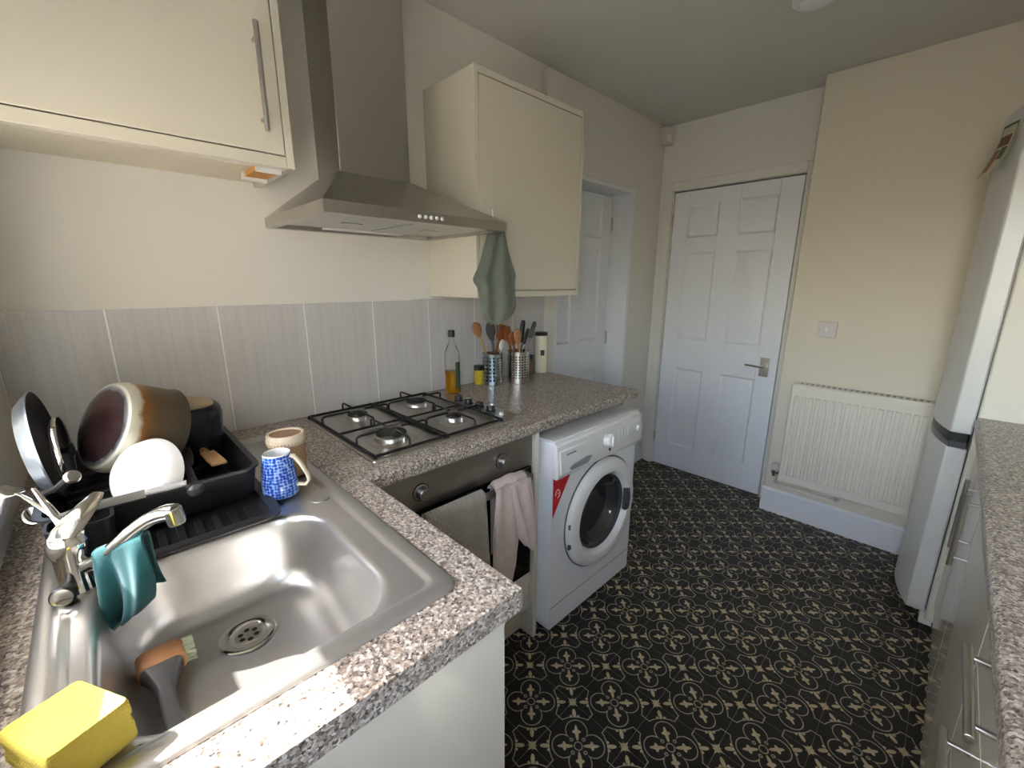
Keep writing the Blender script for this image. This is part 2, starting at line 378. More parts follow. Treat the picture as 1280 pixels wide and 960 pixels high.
FX0, FX1, FZ = .100, .872, 1.99       # far door opening
struct(box('light_stop_left', 'wall', (-.34, DY0-.1, -.004), (-.221, DY1+.1, ZC)))  # unseen backing added to stop sky light leaking round the left door
struct(box('light_stop_far', 'wall', (FX0-.1, YF+.121, -.004), (FX1+.1, YF+.22, ZC)))  # same kind of added light stop, behind the far door
struct(put(G().box(-.22, YF, 0, FX0, YF+.12, ZC).box(FX0, YF, FZ, FX1, YF+.12, ZC).box(FX1, YF, 0, 2.42, YF+.12, ZC), 'wall_far', 'wall', smooth=0))
struct(box('wall_far_right', 'wall_warm', (.930, YP, 0), (XW, YF, ZC), bevel=.004))
struct(box('wall_right', 'wall', (XW, -.1, 0), (2.42, YF, ZC)))
WX0, WX1, WZ0, WZ1 = .40, 1.12, .99, 2.20
BD0, BD1, BDZ = 1.40, 2.22, 2.06       # unseen glazed back door, added to bring daylight to the far end
struct(put(G().box(-.22, -.1, 0, BD0, YN, WZ0).box(-.22, -.1, WZ1, BD0, YN, ZC).box(-.22, -.1, WZ0, WX0, YN, WZ1).box(WX1, -.1, WZ0, BD0, YN, WZ1).box(BD0, -.1, BDZ, BD1, YN, ZC).box(BD1, -.1, 0, 2.42, YN, ZC), 'wall_window', 'wall', smooth=0))
bd = struct(put(G().box(BD0+.002, -.03, .012, BD0+.11, .02, BDZ-.004).box(BD1-.11, -.03, .012, BD1-.002, .02, BDZ-.004).box(BD0+.11, -.03, BDZ-.114, BD1-.11, .02, BDZ-.004).box(BD0+.11, -.03, .012, BD1-.11, .02, .98), 'added_back_door', 'white_gloss', bevel=.003))
box('pane', 'pane', (BD0+.11, -.008, .98), (BD1-.11, -.004, BDZ-.114), bd, smooth=0)
put(G().box(BD0+.030, .019, .92, BD0+.065, .028, 1.12).tube([(BD0+.048, .024, 1.04), (BD0+.048, .06, 1.04), (BD0+.15, .062, 1.04)], .009), 'handle', 'white_plastic', bd)
struct(box('sun_block_wall', mat('sun_block_render', sr(196, 186, 172), .9, var=.08), (1.20, -2.6, -.08), (1.32, -.105, 3.6)))   # unseen wall added to keep direct sun off the back door
struct(box('trim_5', 'grout', (BD0, -.1, -.08), (BD1, YN, .010)))
# window: frame, mullion, panes, added blind, sill
wf = struct(put(G().box(WX0, -.02, WZ0, WX1, .03, WZ0+.05).box(WX0, -.02, WZ1-.05, WX1, .03, WZ1).box(WX0, -.02, WZ0+.05, WX0+.05, .03, WZ1-.05).box(WX1-.05, -.02, WZ0+.05, WX1, .03, WZ1-.05), 'window_1', 'white_gloss', bevel=.004))
box('transom', 'white_gloss', (WX0+.05, -.02, 1.185), (WX1-.05, .03, 1.312), wf, .004)
box('pane', 'pane', (WX0+.05, .003, WZ0+.05), (WX1-.05, .007, 1.185), wf, smooth=0)
box('pane', 'pane', (WX0+.05, .003, 1.312), (WX1-.05, .007, WZ1-.05), wf, smooth=0)
struct(box('trim_1', 'white_gloss', (WX0-.03, .03, WZ0-.02), (WX1+.03, YN+.012, WZ0+.004), bevel=.003))
bl = thing('sun_limit_blind', 'white roller blind added to limit the sun through the window over the sink', 'blind', (.96, .06, 1.62))  # unseen blind, added so the sun patch ends near the bowl
put(G().cyl((WX0+.01, .07, WZ1-.035), (WX1-.01, .07, WZ1-.035), .025), 'roller', 'white_plastic', bl)
box('fabric', 'blind', (WX0+.02, .046, 1.57), (WX1-.02, .0475, WZ1-.05), bl, smooth=0)
box('bottom_bar', 'white_plastic', (WX0+.02, .042, 1.55), (WX1-.02, .052, 1.575), bl, .002)

# splashback tiles (250 x 400 mm) and their grout bed
gb = box('grout_bed', 'grout', (.0002, YN, .911), (.0078, 2.095, 1.315), wl)
def wall_tiles():
    cuts = [YN]+[.331+.2532*k for k in range(0, 7)]+[2.095]
    for a, b in zip(cuts, cuts[1:]):
        o = put(G().box(0, 0, 0, .0085, b-a-.0040, .4015), 'tile', 'tile', wl, bevel=.0012, seg=1); o.location = (.0003, a+.0020, .9125)
wall_tiles()

def six_panel(prefix, origin, ux, nrm, W, H, cols, rows, T=.04):
    """leaf in plane u,z; face towards nrm at origin; panels recessed with a raised field"""
    o = Vector(origin); u = Vector(ux); n = Vector(nrm)
    def bx(g, u0, u1, z0, z1, d0, d1):
        ps = [o+u*a+n*d+Vector((0,0,z)) for z in (z0, z1) for d in (d0, d1) for a in (u0, u1)]
        g.add(ps, [(0,1,3,2),(4,6,7,5),(0,4,5,1),(1,5,7,3),(3,7,6,2),(2,6,4,0)])
    g = G(); bx(g, 0, W, 0, H, -T, -.010)
    us = [0]+[c for p in cols for c in p]+[W]; zs = [0]+[c for p in rows for c in p]+[H]
    for i in range(0, len(us), 2): bx(g, us[i], us[i+1], 0, H, -.010, 0)
    for i in range(0, len(zs), 2):
        for (c0, c1) in cols: bx(g, c0, c1, zs[i], zs[i+1], -.010, 0)
    d = struct(put(g, prefix, 'white_gloss', bevel=.0015, seg=1))
    for (c0, c1) in cols:
        for (r0, r1) in rows:
            e = G(); rings = []
            for ins, dep in ((0.0, 0.0), (.012, -.009), (.026, -.009), (.045, -.002)):
                rings.append([o+u*a+n*(dep+.0003)+Vector((0,0,z)) for a, z in ((c0+ins, r0+ins), (c1-ins, r0+ins), (c1-ins, r1-ins), (c0+ins, r1-ins))])
            e.loft(rings, False, True); put(e, 'door_panel', 'white_gloss', d, smooth=25)
    return d
cols = [(.105, .308), (.432, .645)]; rows = [(.185, .775), (.99, 1.58), (1.68, 1.89)]
d1 = six_panel('door_1', (.106, YF+.004, .004), (1, 0, 0), (0, -1, 0), .760, 1.977, cols, rows)
g = G().box(.770, YF-.004, .805, .822, YF+.004, .925); pl = put(g, 'handle_plate', 'satin', d1, .002)
put(G().tube(bezier((.806, YF-.002, .872), (.806, YF-.05, .872), (.80, YF-.055, .872), (.70, YF-.048, .876)), [.009]*8+[.008]*5, 10), 'lever', 'chrome', pl)
put(G().box(.8672, YF-.001, .80, .8715, YF+.006, .87), 'latch_plate', 'satin', d1)
for z in (.22, 1.81): put(G().cyl((.1035, YF-.004, z-.04), (.1035, YF-.004, z+.04), .0055).box(.1005, YF-.003, z-.04, .108, YF+.004, z+.04), 'hinge', 'satin', d1)
struct(put(G().box(.036, YF-.014, 0, .096, YF, 2.05).box(.876, YF-.014, 0, .9295, YF, 2.05).box(.096, YF-.014, 1.993, .876, YF, 2.05), 'trim_2', 'wall', bevel=.004))
# doorway in the left wall with its lining and closed door
struct(put(G().box(-.22, DY1-.024, 0, -.0005, DY1-.0005, DZ-.0005).box(-.22, DY0+.0005, 0, -.0005, DY0+.024, DZ-.0005).box(-.22, DY0+.024, DZ-.024, -.0005, DY1-.024, DZ-.0005), 'trim_3', 'white_gloss', bevel=.002))
d2 = six_panel('door_2', (-.150, DY0+.028, .008), (0, 1, 0), (1, 0, 0), DY1-DY0-.062, 1.935, [(.105, .305), (.41, .61)], [(.185, .775), (.99, 1.58), (1.66, 1.86)])
for z in (.22, 1.0, 1.77): put(G().cyl((-.146, DY1-.029, z-.045), (-.146, DY1-.029, z+.045), .006).box(-.150, DY1-.035, z-.045, -.146, DY1-.025, z+.045), 'hinge', 'satin', d2)
# skirting
struct(put(G().prism([(YP-.0165, 0), (YP-.0005, 0), (YP-.0005, .152), (YP-.009, .152), (YP-.0165, .140)], 'x', .926, XW), 'baseboard_far', 'white_gloss', smooth=0))
struct(put(G().prism([(0.0005, 0), (.016, 0), (.016, .12), (.008, .13), (.0005, .13)], 'y', DY1+.002, YF-.016), 'baseboard_left', 'white_gloss', smooth=0))
struct(box('trim_4', 'wall', (.0005, 2.055, 1.98), (.036, 2.19, 2.385), bevel=.003))   # boxed pipe above the wall cupboard
ps = thing('motion_sensor', 'small white alarm motion sensor high in the corner above the doors', 'sensor', (.036, 3.255, 2.29))
put(G().prism([(.005, 3.305), (.068, 3.305), (.068, 3.275), (.040, 3.235), (.005, 3.235)], 'z', 2.288, 2.392), 'casing', 'aged_plastic', ps, .005)
put(G().prism([(.047, 3.242), (.065, 3.268), (.067, 3.266), (.049, 3.240)], 'z', 2.30, 2.345), 'lens', 'white_plastic', ps)
# ceiling lamp, off
LX, LY = 1.04, 2.37
lp = thing('ceiling_lamp', 'small round white unlit ceiling lamp', 'lamp', (LX, LY, ZC))
put(G().lathe([(.0, 0), (.075, 0), (.075, -.018), (.06, -.03), (0, -.03)], (LX, LY, ZC-.0005), n=32), 'base', 'white_plastic', lp)
put(G().lathe([(.050, -.0295), (.046, -.034), (.03, -.037), (0, -.038)], (LX, LY, ZC), n=24), 'diffuser', 'white_china', lp)

# ------------------------------------------------------------------ worktops and base units, left
def nose(x_back, x_front, z0, z1, r, n=6):       # section of a postformed worktop (x,z)
    s = 1 if x_front > x_back else -1; out = [(x_back, z0), (x_back, z1)]
    for k in range(n+1):
        a = R_(90-90*k/n); out.append((x_front-s*r+s*r*math.cos(a), z1-r+r*math.sin(a)))
    for k in range(n+1):
        a = R_(-90*k/n); out.append((x_front-s*r*.6+s*r*.6*math.cos(a), z0+r*.6+r*.6*math.sin(a)))
    return out
HX0, HX1, HY0, HY1 = .05, .562, .785, 1.372    # hob
tag(put(G().prism(nose(.0005, .636, .870, .910, .014), 'y', .7335, 2.041), 'hob_worktop', 'granite', smooth=40),
    'grey-brown speckled worktop with rounded edge carrying the gas hob', 'worktop')
tag(put(G().box(.0005, YN+.0005, .870, .664, .733, .910).box(1.085, YN+.0005, .870, 1.177, .733, .910).box(.664, YN+.0005, .870, 1.085, .222, .910).box(.664, .598, .870, 1.085, .733, .910), 'sink_worktop', 'granite', smooth=0),
    'speckled grey worktop with a square end around the steel sink', 'worktop')
u = thing('sink_base_cabinet', 'cream base cabinet with plain glossy end panel under the sink', 'cabinet', (.9, .42, 0))
box('end_panel', 'cream', (1.148, YN+.01, .0005), (1.166, .705, .8695), u, .001)
box('side_panel', 'cream_edge', (.645, YN+.01, .10), (.66, .68, .8695), u)
box('floor_panel', 'cream_edge', (.66, YN+.01, .12), (1.148, .68, .138), u)
dr = box('door', 'cream', (.662, .682, .13), (1.144, .702, .862), u, .0015)
put(G().tube([(.72, .705, .60), (.72, .735, .60)], .005).tube([(.72, .705, .80), (.72, .735, .80)], .005).tube([(.72, .735, .57), (.72, .735, .83)], .006), 'handle', 'satin', dr)
box('plinth', 'plinth', (.66, .64, .0005), (1.148, .655, .12), u)

u = thing('oven_housing', 'cream oven housing with slim white side panel beside the washing machine', 'cabinet', (.3, 1.09, 0))
box('side_panel', 'cream', (.02, 1.366, .0005), (.625, 1.384, .8695), u, .001)
box('side_panel', 'cream_edge', (.02, .760, .0005), (.58, .777, .8695), u)
box('front_panel', 'cream', (.585, .782, .135), (.605, 1.364, .292), u, .0015)
box('plinth', 'plinth', (.54, .777, .0005), (.555, 1.366, .13), u)
box('shelf', 'cream_edge', (.03, .778, .275), (.583, 1.365, .292), u)
tag(box('worktop_end_panel', 'cream', (.02, 2.0225, .0005), (.57, 2.0395, .8695), bevel=.001), 'cream support panel under the worktop end past the washing machine', 'panel')

# oven
ov = thing('built_in_oven', 'built-under oven with brown-grey steel fascia and black glass door', 'oven', (.32, 1.07, .295))
OX = .612
box('body', 'grey_plastic', (.05, .79, .297), (.575, 1.355, .862), ov)
box('control_panel', 'oven_steel', (.575, .782, .748), (OX, 1.362, .863), ov, .003)
od = box('door', 'black_gloss', (.575, .784, .300), (OX, 1.361, .742), ov, .003)
box('door_window', 'black_gloss', (OX-.002, .86, .36), (OX+.001, 1.285, .64), od)
for y in (.897, 1.211):
    k = put(G().lathe([(.0, 0), (.024, 0), (.024, .004), (.020, .006), (.019, .026), (.017, .028), (0, .028)], (OX, y, .806), (1, 0, 0), 28), 'knob', 'oven_steel', ov)
    put(G().lathe([(.0245, 0), (.0265, 0), (.0265, .003), (.0245, .003)], (OX, y, .806), (1, 0, 0), 28), 'knob_ring', 'black', k)
hd = put(G().box(.650, .845, .716, .660, 1.318, .742), 'handle', 'oven_steel', od, .003)
for y in (.855, 1.308): box('bracket', 'oven_steel', (OX-.001, y-.01, .718), (.652, y+.01, .740), hd, .002)

# cloths hung over the oven handle
def drape(name, mt, label, cat, y0, y1, zf, zb, jag=0., amp=.006, waves=2.3, thick=.006, hx=.655, hz=.7445, rad=.011, ph=0., skew=0.):
    L1, L2 = hz-zf, hz-zb; arc = math.pi*rad; tot = L1+arc+L2
    def fn(a, b):
        yy = y0+(y1-y0)*b; s = a*tot
        wob = amp*math.sin(b*waves*2*math.pi+ph)
        if s < L1:
            k = 1-s/L1; z = zf+s+jag*k*math.sin(b*3.1+ph)*.5; x = hx+rad+.002+k*.012+wob*k*1.6+amp*k; yy += skew*k+(.5-b)*jag*k
        elif s < L1+arc:
            t = (s-L1)/rad; x = hx+rad*math.cos(t); z = hz+rad*math.sin(t)
        else:
            k = (s-L1-arc)/L2; z = hz-(s-L1-arc); x = hx-rad-k*.002+wob*.15
        return (x, yy, z)
    return tag(put(G().grid(fn, 46, 26), name, mt, solid=thick, smooth=60), label, cat)
drape('oven_mitt', 'quilt', 'quilted grey double oven glove hung over the oven door handle', 'oven glove', .880, 1.088, .465, .55, thick=.012, amp=.003, rad=.012)
def tea():
    g = G()
    # two bunched tails hanging from the handle: wavy closed sections
    for (ya, yb, ztop, zbot, w0, w1, xo, sk) in ((1.175, 1.150, .757, .395, .050, .042, .006, .02), (1.215, 1.255, .757, .500, .046, .030, .016, .0)):
        rings = []
        for i in range(15):
            t = i/14; z = ztop-(ztop-zbot)*t; wd = w0+(w1-w0)*t + .010*math.sin(t*3.1); cy = ya+(yb-ya)*t; cx = .678+xo+.010*t
            if t > .85: wd *= 1-(t-.85)*2.2
            ring = []
            for k in range(28):
                a = 2*math.pi*k/28; f = 1+.45*math.sin(5*a+3*t+xo*90); ring.append((cx+math.sin(a)*.013*f, cy+math.cos(a)*wd*(1+.08*math.sin(7*a+t*4)), z+.020*t*math.cos(a)*(1 if sk else -1)+.004*math.sin(3*a)))
            rings.append(ring)
        g.loft(rings)
    # the fold over the bar and the tail behind
    rings = []
    for i in range(11):
        t = math.pi*i/10; ring = []
        for k in range(28):
            a = 2*math.pi*k/28; rr_ = .0155+.007*math.sin(a); ring.append((.655+rr_*math.cos(t)*1.35, 1.198+.070*math.cos(a)*(1+.06*math.sin(4*a)), .742+rr_*math.sin(t)*1.3+.002*math.sin(6*a)))
        rings.append(ring)
    g.loft(rings)
    def back(a, b): return (.634-.004*math.sin(b*9), 1.14+.12*b, .742-a*.25)
    g.grid(back, 8, 10)
    return g
tag(put(tea(), 'tea_towel', 'pink_towel', smooth=60), 'crumpled pale pink tea towel bunched over the oven door handle', 'towel')

# washing machine
WY0, WY1 = 1.425, 2.018
wm = thing('washing_machine', 'white front-loading washing machine under the worktop', 'washing machine', (.38, 1.72, 0))
wc = (.655, 1.752, .425)
def washer_body():
    loop = rrect(WY0, .012, WY1, .822, .010, 3)
    pts = []
    for (p, q) in zip(loop, loop[1:]+loop[:1]):
        n = max(1, int(math.hypot(q[0]-p[0], q[1]-p[1])/.02)); pts += [(p[0]+(q[0]-p[0])*i/n, p[1]+(q[1]-p[1])*i/n) for i in range(n)]
    def circ(r): return [(wc[1]+r*math.cos(math.atan2(z-wc[2], y-wc[1])), wc[2]+r*math.sin(math.atan2(z-wc[2], y-wc[1]))) for y, z in pts]
    rings = [[(.10, y, z) for y, z in pts], [(.652, y, z) for y, z in pts], [(.655, wc[1]+(y-wc[1])*.993, wc[2]+(z-wc[2])*.995) for y, z in pts], [(.655, y, z) for y, z in circ(.20)], [(.56, y, z) for y, z in circ(.19)]]
    return G().loft(rings, True, True)
put(washer_body(), 'body', 'white_enamel', wm, smooth=40)
put(G().prism([(.6555, .682), (.676, .682), (.684, .70), (.672, .812), (.655, .8235), (.6555, .816)], 'y', WY0, WY1), 'control_panel', 'white_plastic', wm, .003)
box('top_panel', 'white_plastic', (.10, WY0, .8225), (.662, WY1, .8295), wm, .003)
def slope(z): return .684-(z-.70)/(.812-.70)*.012
dw = put(G().prism([(.67, .692), (slope(.702)+.0035, .702), (slope(.79)+.0035, .79), (.67, .795)], 'y', WY0+.012, 1.648), 'detergent_drawer', 'white_plastic', wm, .003)
put(G().prism([(1.485, .716), (1.50, .706), (1.60, .706), (1.628, .728), (1.60, .734), (1.51, .726)], 'x', .684, .688), 'finger_grip', 'mid_grey', dw)
put(G().box(.6795, 1.475, .768, .6815, 1.53, .774), 'printed_mark', 'mid_grey', dw)
ky, kz = 1.745, .760
kn = put(G().lathe([(0, 0), (.031, 0), (.031, .006), (.026, .010), (.024, .024), (.020, .027), (0, .027)], (slope(kz)-.002, ky, kz), (1, 0, .11), 28), 'programme_knob', 'white_plastic', wm)
put(G().box(slope(kz)+.024, ky-.004, kz-.022, slope(kz)+.031, ky+.004, kz+.022), 'pointer', 'white_china', kn, .002)
put(G().cyl((slope(.715)-.002, 1.755, .715), (slope(.715)+.003, 1.755, .715), .007), 'indicator', 'grey_plastic', wm)
for i in range(4): put(G().box(slope(.755)-.001, 1.822+i*.026, .738, slope(.755)+.0025, 1.838+i*.026, .786), 'button', 'white_plastic', wm, .0015)
put(G().cyl((slope(.752)-.002, 1.985, .752), (slope(.752)+.008, 1.985, .752), .013), 'power_button', 'white_china', wm, .002)
ring = put(G().lathe([(.243, 0), (.240, .014), (.228, .026), (.205, .032), (.185, .030), (.172, .018), (.165, -.004)], wc, (1, 0, 0), 64), 'door_ring', 'white_plastic', wm)
put(G().lathe([(.248, -.001), (.248, .004), (.244, .004)], wc, (1, 0, 0), 64), 'door_gap', 'grey_plastic', ring)
gp = put(G().lathe([(.172, .004), (.160, -.006), (.150, -.030), (.130, -.055), (.08, -.068), (0, -.072)], wc, (1, 0, 0), 48), 'porthole_glass', 'porthole', wm)
put(G().lathe([(.174, .010), (.172, .000), (.158, -.008), (.156, -.004), (.166, .008)], wc, (1, 0, 0), 48), 'seal', 'rubber', gp)
put(G().prism([(wc[1]+.155, wc[2]-.05), (wc[1]+.185, wc[2]-.05), (wc[1]+.195, wc[2]), (wc[1]+.185, wc[2]+.055), (wc[1]+.158, wc[2]+.055)], 'x', .668, .690), 'door_catch', 'grey_plastic', ring, .004)
for dz in (.015, -.075): put(G().box(.668, wc[1]-.238, wc[2]+dz, .676, wc[1]-.222, wc[2]+dz+.02), 'hinge', 'grey_plastic', ring)
st = put(G().add([(.6558, WY0+.006, .677), (.6558, WY0+.112, .677), (.6558, WY0+.006, .515)], [(0, 1, 2)]), 'sticker', 'red', wm, smooth=0)
def swirl():
    g = G(); c = (WY0+.033, .612); pts = []
    for i in range(17):
        a = R_(200-300*i/16); pts.append((.6564, c[0]+.012*math.cos(a), c[1]+.017*math.sin(a)))
    g.tube(pts, .0022, 6); g.tube([(.6564, c[0]-.002, c[1]), (.6564, c[0]+.011, c[1]+.001)], .002, 6); return g
put(swirl(), 'sticker_print', mat('pale_pink_print', sr(236, 190, 190), .5, var=.02), st)
put(G().box(.6553, WY0+.004, .112, .6565, WY1-.004, .1145), 'kick_seam', 'mid_grey', wm)
for y in (WY0+.05, WY1-.05):
    for x in (.15, .60): put(G().cyl((x, y, 0), (x, y, .014), .02), 'foot', 'rubber', wm)

# ------------------------------------------------------------------ gas hob
hb = thing('gas_hob', 'four-burner steel gas hob with black pan supports in the worktop', 'hob', (.306, 1.08, .910))
put(G().loft([[(x, y, z) for x, y in rrect(HX0+i, HY0+i, HX1-i, HY1-i, .012-i*.3, 5)] for i, z in ((0, .9105), (.001, .915), (.006, .9175), (.018, .9165))]), 'plate', 'steel', hb, smooth=25)
ZP = .917
burn = [(.185, .918, .036), (.440, .908, .050), (.180, 1.158, .042), (.432, 1.150, .030)]
for bx_, by_, br in burn:
    b = put(G().lathe([(br*1.55, 0), (br*1.5, .002), (br*1.15, .004), (br*1.05, .004), (br*1.0, .014), (br*.9, .018), (0, .018)], (bx_, by_, ZP-.0005), n=36), 'burner', 'steel', hb)
    put(G().lathe([(0, 0), (br*.88, 0), (br*.93, .002), (br*.90, .006), (br*.75, .008), (0, .008)], (bx_, by_, ZP+.0175), n=36), 'burner_cap', 'black_matte', b)
    put(G().cyl((bx_+br*1.15, by_+.01, ZP), (bx_+br*1.15, by_+.01, ZP+.016), .003), 'igniter', 'white_china', b)
def support(y0, y1, bs):
    g = G(); x0, x1 = HX0+.012, HX1-.012; zf = ZP+.007
    for a, b in (((x0, y0), (x1, y0)), ((x1, y0), (x1, y1)), ((x1, y1), (x0, y1)), ((x0, y1), (x0, y0))):
        g.tube([(a[0], a[1], zf), (b[0], b[1], zf)], .0048, 8)
    for x in (x0, x1):
        for y in (y0, y1): g.cyl((x, y, ZP-.0005), (x, y, zf), .006, n=8)
    zt = ZP+.034
    for bx_, by_, br in bs:
        xm = x0 if bx_ < .3 else x1
        rr_ = br*.75
        for (sx_, sy_, ex, ey) in ((bx_, y0, bx_, by_-rr_), (bx_, y1, bx_, by_+rr_), (xm, by_, bx_+(rr_ if xm > bx_ else -rr_), by_)):
            dx, dy = ex-sx_, ey-sy_; l = math.hypot(dx, dy); k = .012/l
            g.tube([(sx_, sy_, zf), (sx_, sy_, zt-.006), (sx_+dx*k*.4, sy_+dy*k*.4, zt-.002), (sx_+dx*k, sy_+dy*k, zt), (ex, ey, zt)], .0036, 8)
    xm = .308; ym = (y0+y1)/2
    g.tube([(xm, y0, zf), (xm, y1, zf)], .0042, 8)
    for s_, (bx_, by_, br) in zip((-1, 1), bs): g.tube([(xm, by_, zf), (xm, by_, zt-.003), (xm+s_*.006, by_, zt), (bx_-s_*br*.75, by_, zt)], .0036, 8)
    return g
put(support(.798, 1.033, burn[:2]), 'pan_support', 'black_matte', hb, smooth=50)
put(support(1.041, 1.270, burn[2:]), 'pan_support', 'black_matte', hb, smooth=50)
for x in (.235, .298, .365, .432):
    k = put(G().lathe([(.0195, 0), (.0195, .004), (.0165, .006), (.015, .020), (.0125, .023), (0, .023)], (x, 1.322, ZP-.0005), n=24), 'control_knob', 'black', hb)
    put(G().lathe([(.0125, 0), (.010, .002), (0, .002)], (x, 1.322, ZP+.0222), n=24), 'knob_cap', 'chrome', k)
put(G().lathe([(.009, 0), (.009, .006), (.007, .009), (0, .009)], (.492, 1.322, ZP-.0005), n=16), 'ignition_button', 'white_plastic', hb)

# ------------------------------------------------------------------ sink
sk = thing('kitchen_sink', 'stainless steel inset sink with bowl and drainer', 'sink', (.62, .42, .910))
SX0, SX1, SY0, SY1 = .135, 1.105, .176, .667
BX0, BX1, BY0, BY1 = .672, 1.072, .238, .584
def sink_geo():
    cx, cy = (BX0+BX1)/2, (BY0+BY1)/2
    def ray(loop, a):
        d = (math.cos(a), math.sin(a)); best = None
        for (p, q) in zip(loop, loop[1:]+loop[:1]):
            ex, ey = q[0]-p[0], q[1]-p[1]; den = d[0]*ey-d[1]*ex
            if abs(den) < 1e-12: continue
            t = ((p[0]-cx)*ey-(p[1]-cy)*ex)/den; s_ = ((p[0]-cx)*d[1]-(p[1]-cy)*d[0])/den
            if t > 0 and -1e-9 <= s_ <= 1+1e-9 and (best is None or t > best): best = t
        return (cx+d[0]*best, cy+d[1]*best)
    outer = lambda i: rrect(SX0+i, SY0+i, SX1-i, SY1-i, max(.028-i*.3, .01), 6)
    inner = lambda i: rrect(BX0+i, BY0+i, BX1-i, BY1-i, .095-i*.35, 14)
    angs = set()
    for lp_ in (outer(0), outer(.04), inner(0)):
        for p in lp_: angs.add(round(math.atan2(p[1]-cy, p[0]-cx), 4))
    angs = sorted(angs); rings = []
    for i, z in ((0, .9105), (.0015, .9145), (.006, .9170), (.026, .9172), (.031, .9155), (.036, .9120), (.040, .9115)): rings.append([(*ray(outer(i), a), z) for a in angs])
    for i, z in ((-.010, .9115), (-.004, .9108), (0, .9085), (.003, .904), (.005, .895), (.010, .85), (.015, .81), (.020, .792), (.029, .778), (.042, .769), (.060, .766), (.12, .7635)): rings.append([(*ray(inner(i), a), z) for a in angs])
    g = G(); g.loft(rings, False, True); return g
put(sink_geo(), 'basin', 'sink_steel', sk, smooth=30, solid=0)
dn = put(G().lathe([(.045, .0), (.045, .0012), (.042, .0022), (.036, .0022), (.030, -.001), (.0295, -.0020), (0, -.0020)], (.792, .418, .7662), n=40), 'drain', 'chrome', sk)
put(G().lathe([(.0, 0), (.020, 0), (.022, -.001), (.022, -.003)], (.792, .418, .7650), n=32), 'strainer', 'satin', dn)
for k in range(6):
    a = k*math.pi/3; put(G().lathe([(0, 0), (.0046, 0)], (.792+.013*math.cos(a), .418+.013*math.sin(a), .7653), n=12), 'strainer_hole', 'dark_hole', dn)
put(G().lathe([(.021, 0), (.021, .0015), (.018, .003), (0, .003)], (.655, .611, .9115), n=32), 'tap_hole_cap', 'sink_steel', sk)
# tap
tp = thing('mixer_tap', 'chrome single-lever mixer tap behind the sink bowl', 'tap', (.690, .224, .9115))
tb = Vector((.690, .224, .9115))
put(G().lathe([(.026, 0), (.026, .005), (.023, .009), (.0215, .025), (.0215, .062), (.0245, .070), (.025, .086), (.021, .096), (.010, .100), (0, .101)], tb, n=32), 'tap_body', 'chrome', tp)
def lever():
    rings = []
    P = [((.010, -.010, .088), .018, .008), ((.0, .000, .100), .022, .008), ((-.018, .014, .111), .021, .006), ((-.040, .029, .121), .017, .0045), ((-.060, .042, .129), .010, .004)]
    d = Vector((-.75, .62, 0)).normalized(); sdir = Vector((.62, .75, 0)).normalized()
    for p, wd, th in P:
        c = tb+Vector(p); upn = Vector((.35, -.28, .9)).normalized()
        rings.append([c+sdir*math.cos(2*math.pi*k/16)*wd+upn*math.sin(2*math.pi*k/16)*th for k in range(16)])
    return G().loft(rings)
put(lever(), 'lever', 'chrome', tp, smooth=60)
sp0 = tb+Vector((.016, .014, .044)); spo = Vector((.785, .352, 1.036))
put(G().tube(bezier(sp0, sp0+Vector((.030, .035, .012)), spo+Vector((-.045, -.045, -.004)), spo, 16), [.0115]*14+[.0125, .0135, .013], 14), 'spout', 'chrome', tp)
put(G().cyl(spo+Vector((-.004, -.004, .006)), spo+Vector((.000, .000, -.022)), .0135, .0125, 18), 'aerator', 'chrome', tp, .003)
kb = tb+Vector((.018, -.012, .014))
put(G().lathe([(.013, 0), (.015, .012), (.0155, .020), (.013, .023)], kb, (.9, -.2, .1), 20, True, False), 'side_collar', 'black', tp)
put(G().lathe([(.0132, .0225), (.010, .021), (0, .021)], kb, (.9, -.2, .1), 20), 'side_cap', 'chrome', tp)
# teal cloth over the spout
def teal_cloth():
    g = G(); a0 = Vector((.716, .253, .966)); 
    dirx = Vector((.55, .80, .30)).normalized(); side = Vector((.82, -.56, 0))
    def fn(s, t):          # s along the spout, t across it: hangs on both sides
        c = a0+dirx*(s*.075); w_ = (t-.5)*2
        ang = w_*1.5
        L = .125 if w_ > 0 else .085
        L *= (1-.25*s) if w_ > 0 else (.8+.3*s)
        drop = max(0, abs(w_)-.30)/.70
        r = .019
        off = side*(math.sin(min(abs(ang), 1.35))*r*(1 if w_ > 0 else -1))
        z = r*math.cos(min(abs(ang), 1.35))-.004
        fold = .011*math.sin(s*9+w_*2.2)*drop+.006*math.sin(s*17)*drop
        p = c+off+Vector((0, 0, z-drop*L))+side*(1 if w_ > 0 else -1)*(.010*drop+fold)+dirx*(.020*drop*math.sin(w_*3))
        return p
    return g.grid(fn, 30, 40)
tag(put(teal_cloth(), 'dish_cloth', 'teal', solid=.004, smooth=70), 'teal dishcloth draped over the tap spout', 'cloth')
# sponge: two layers, pinched, one corner folded
def sponge():
    g = G(); c = Vector((1.026, .222, -.001)); ax = Vector((.92, .40, 0)).normalized(); ay = Vector((-.40, .92, 0)).normalized()
    prof = [(.917, .96), (.921, 1.0), (.932, 1.0), (.937, .965), (.941, .965), (.945, 1.0), (.957, .99), (.961, .95)]
    rings = []
    for z, s_ in prof:
        r = []
        for x, y in rrect(-.053*s_, -.033*s_, .053*s_, .033*s_, .006, 3): r.append(c+ax*x+ay*y+Vector((0, 0, z+.004*math.sin(x*38)+(.006*(x/.06) if z > .93 else 0))))
        rings.append(r)
    return g.loft(rings)
tag(put(sponge(), 'sponge', 'sponge', smooth=40), 'yellow two-layer washing-up sponge on the sink ledge', 'sponge')
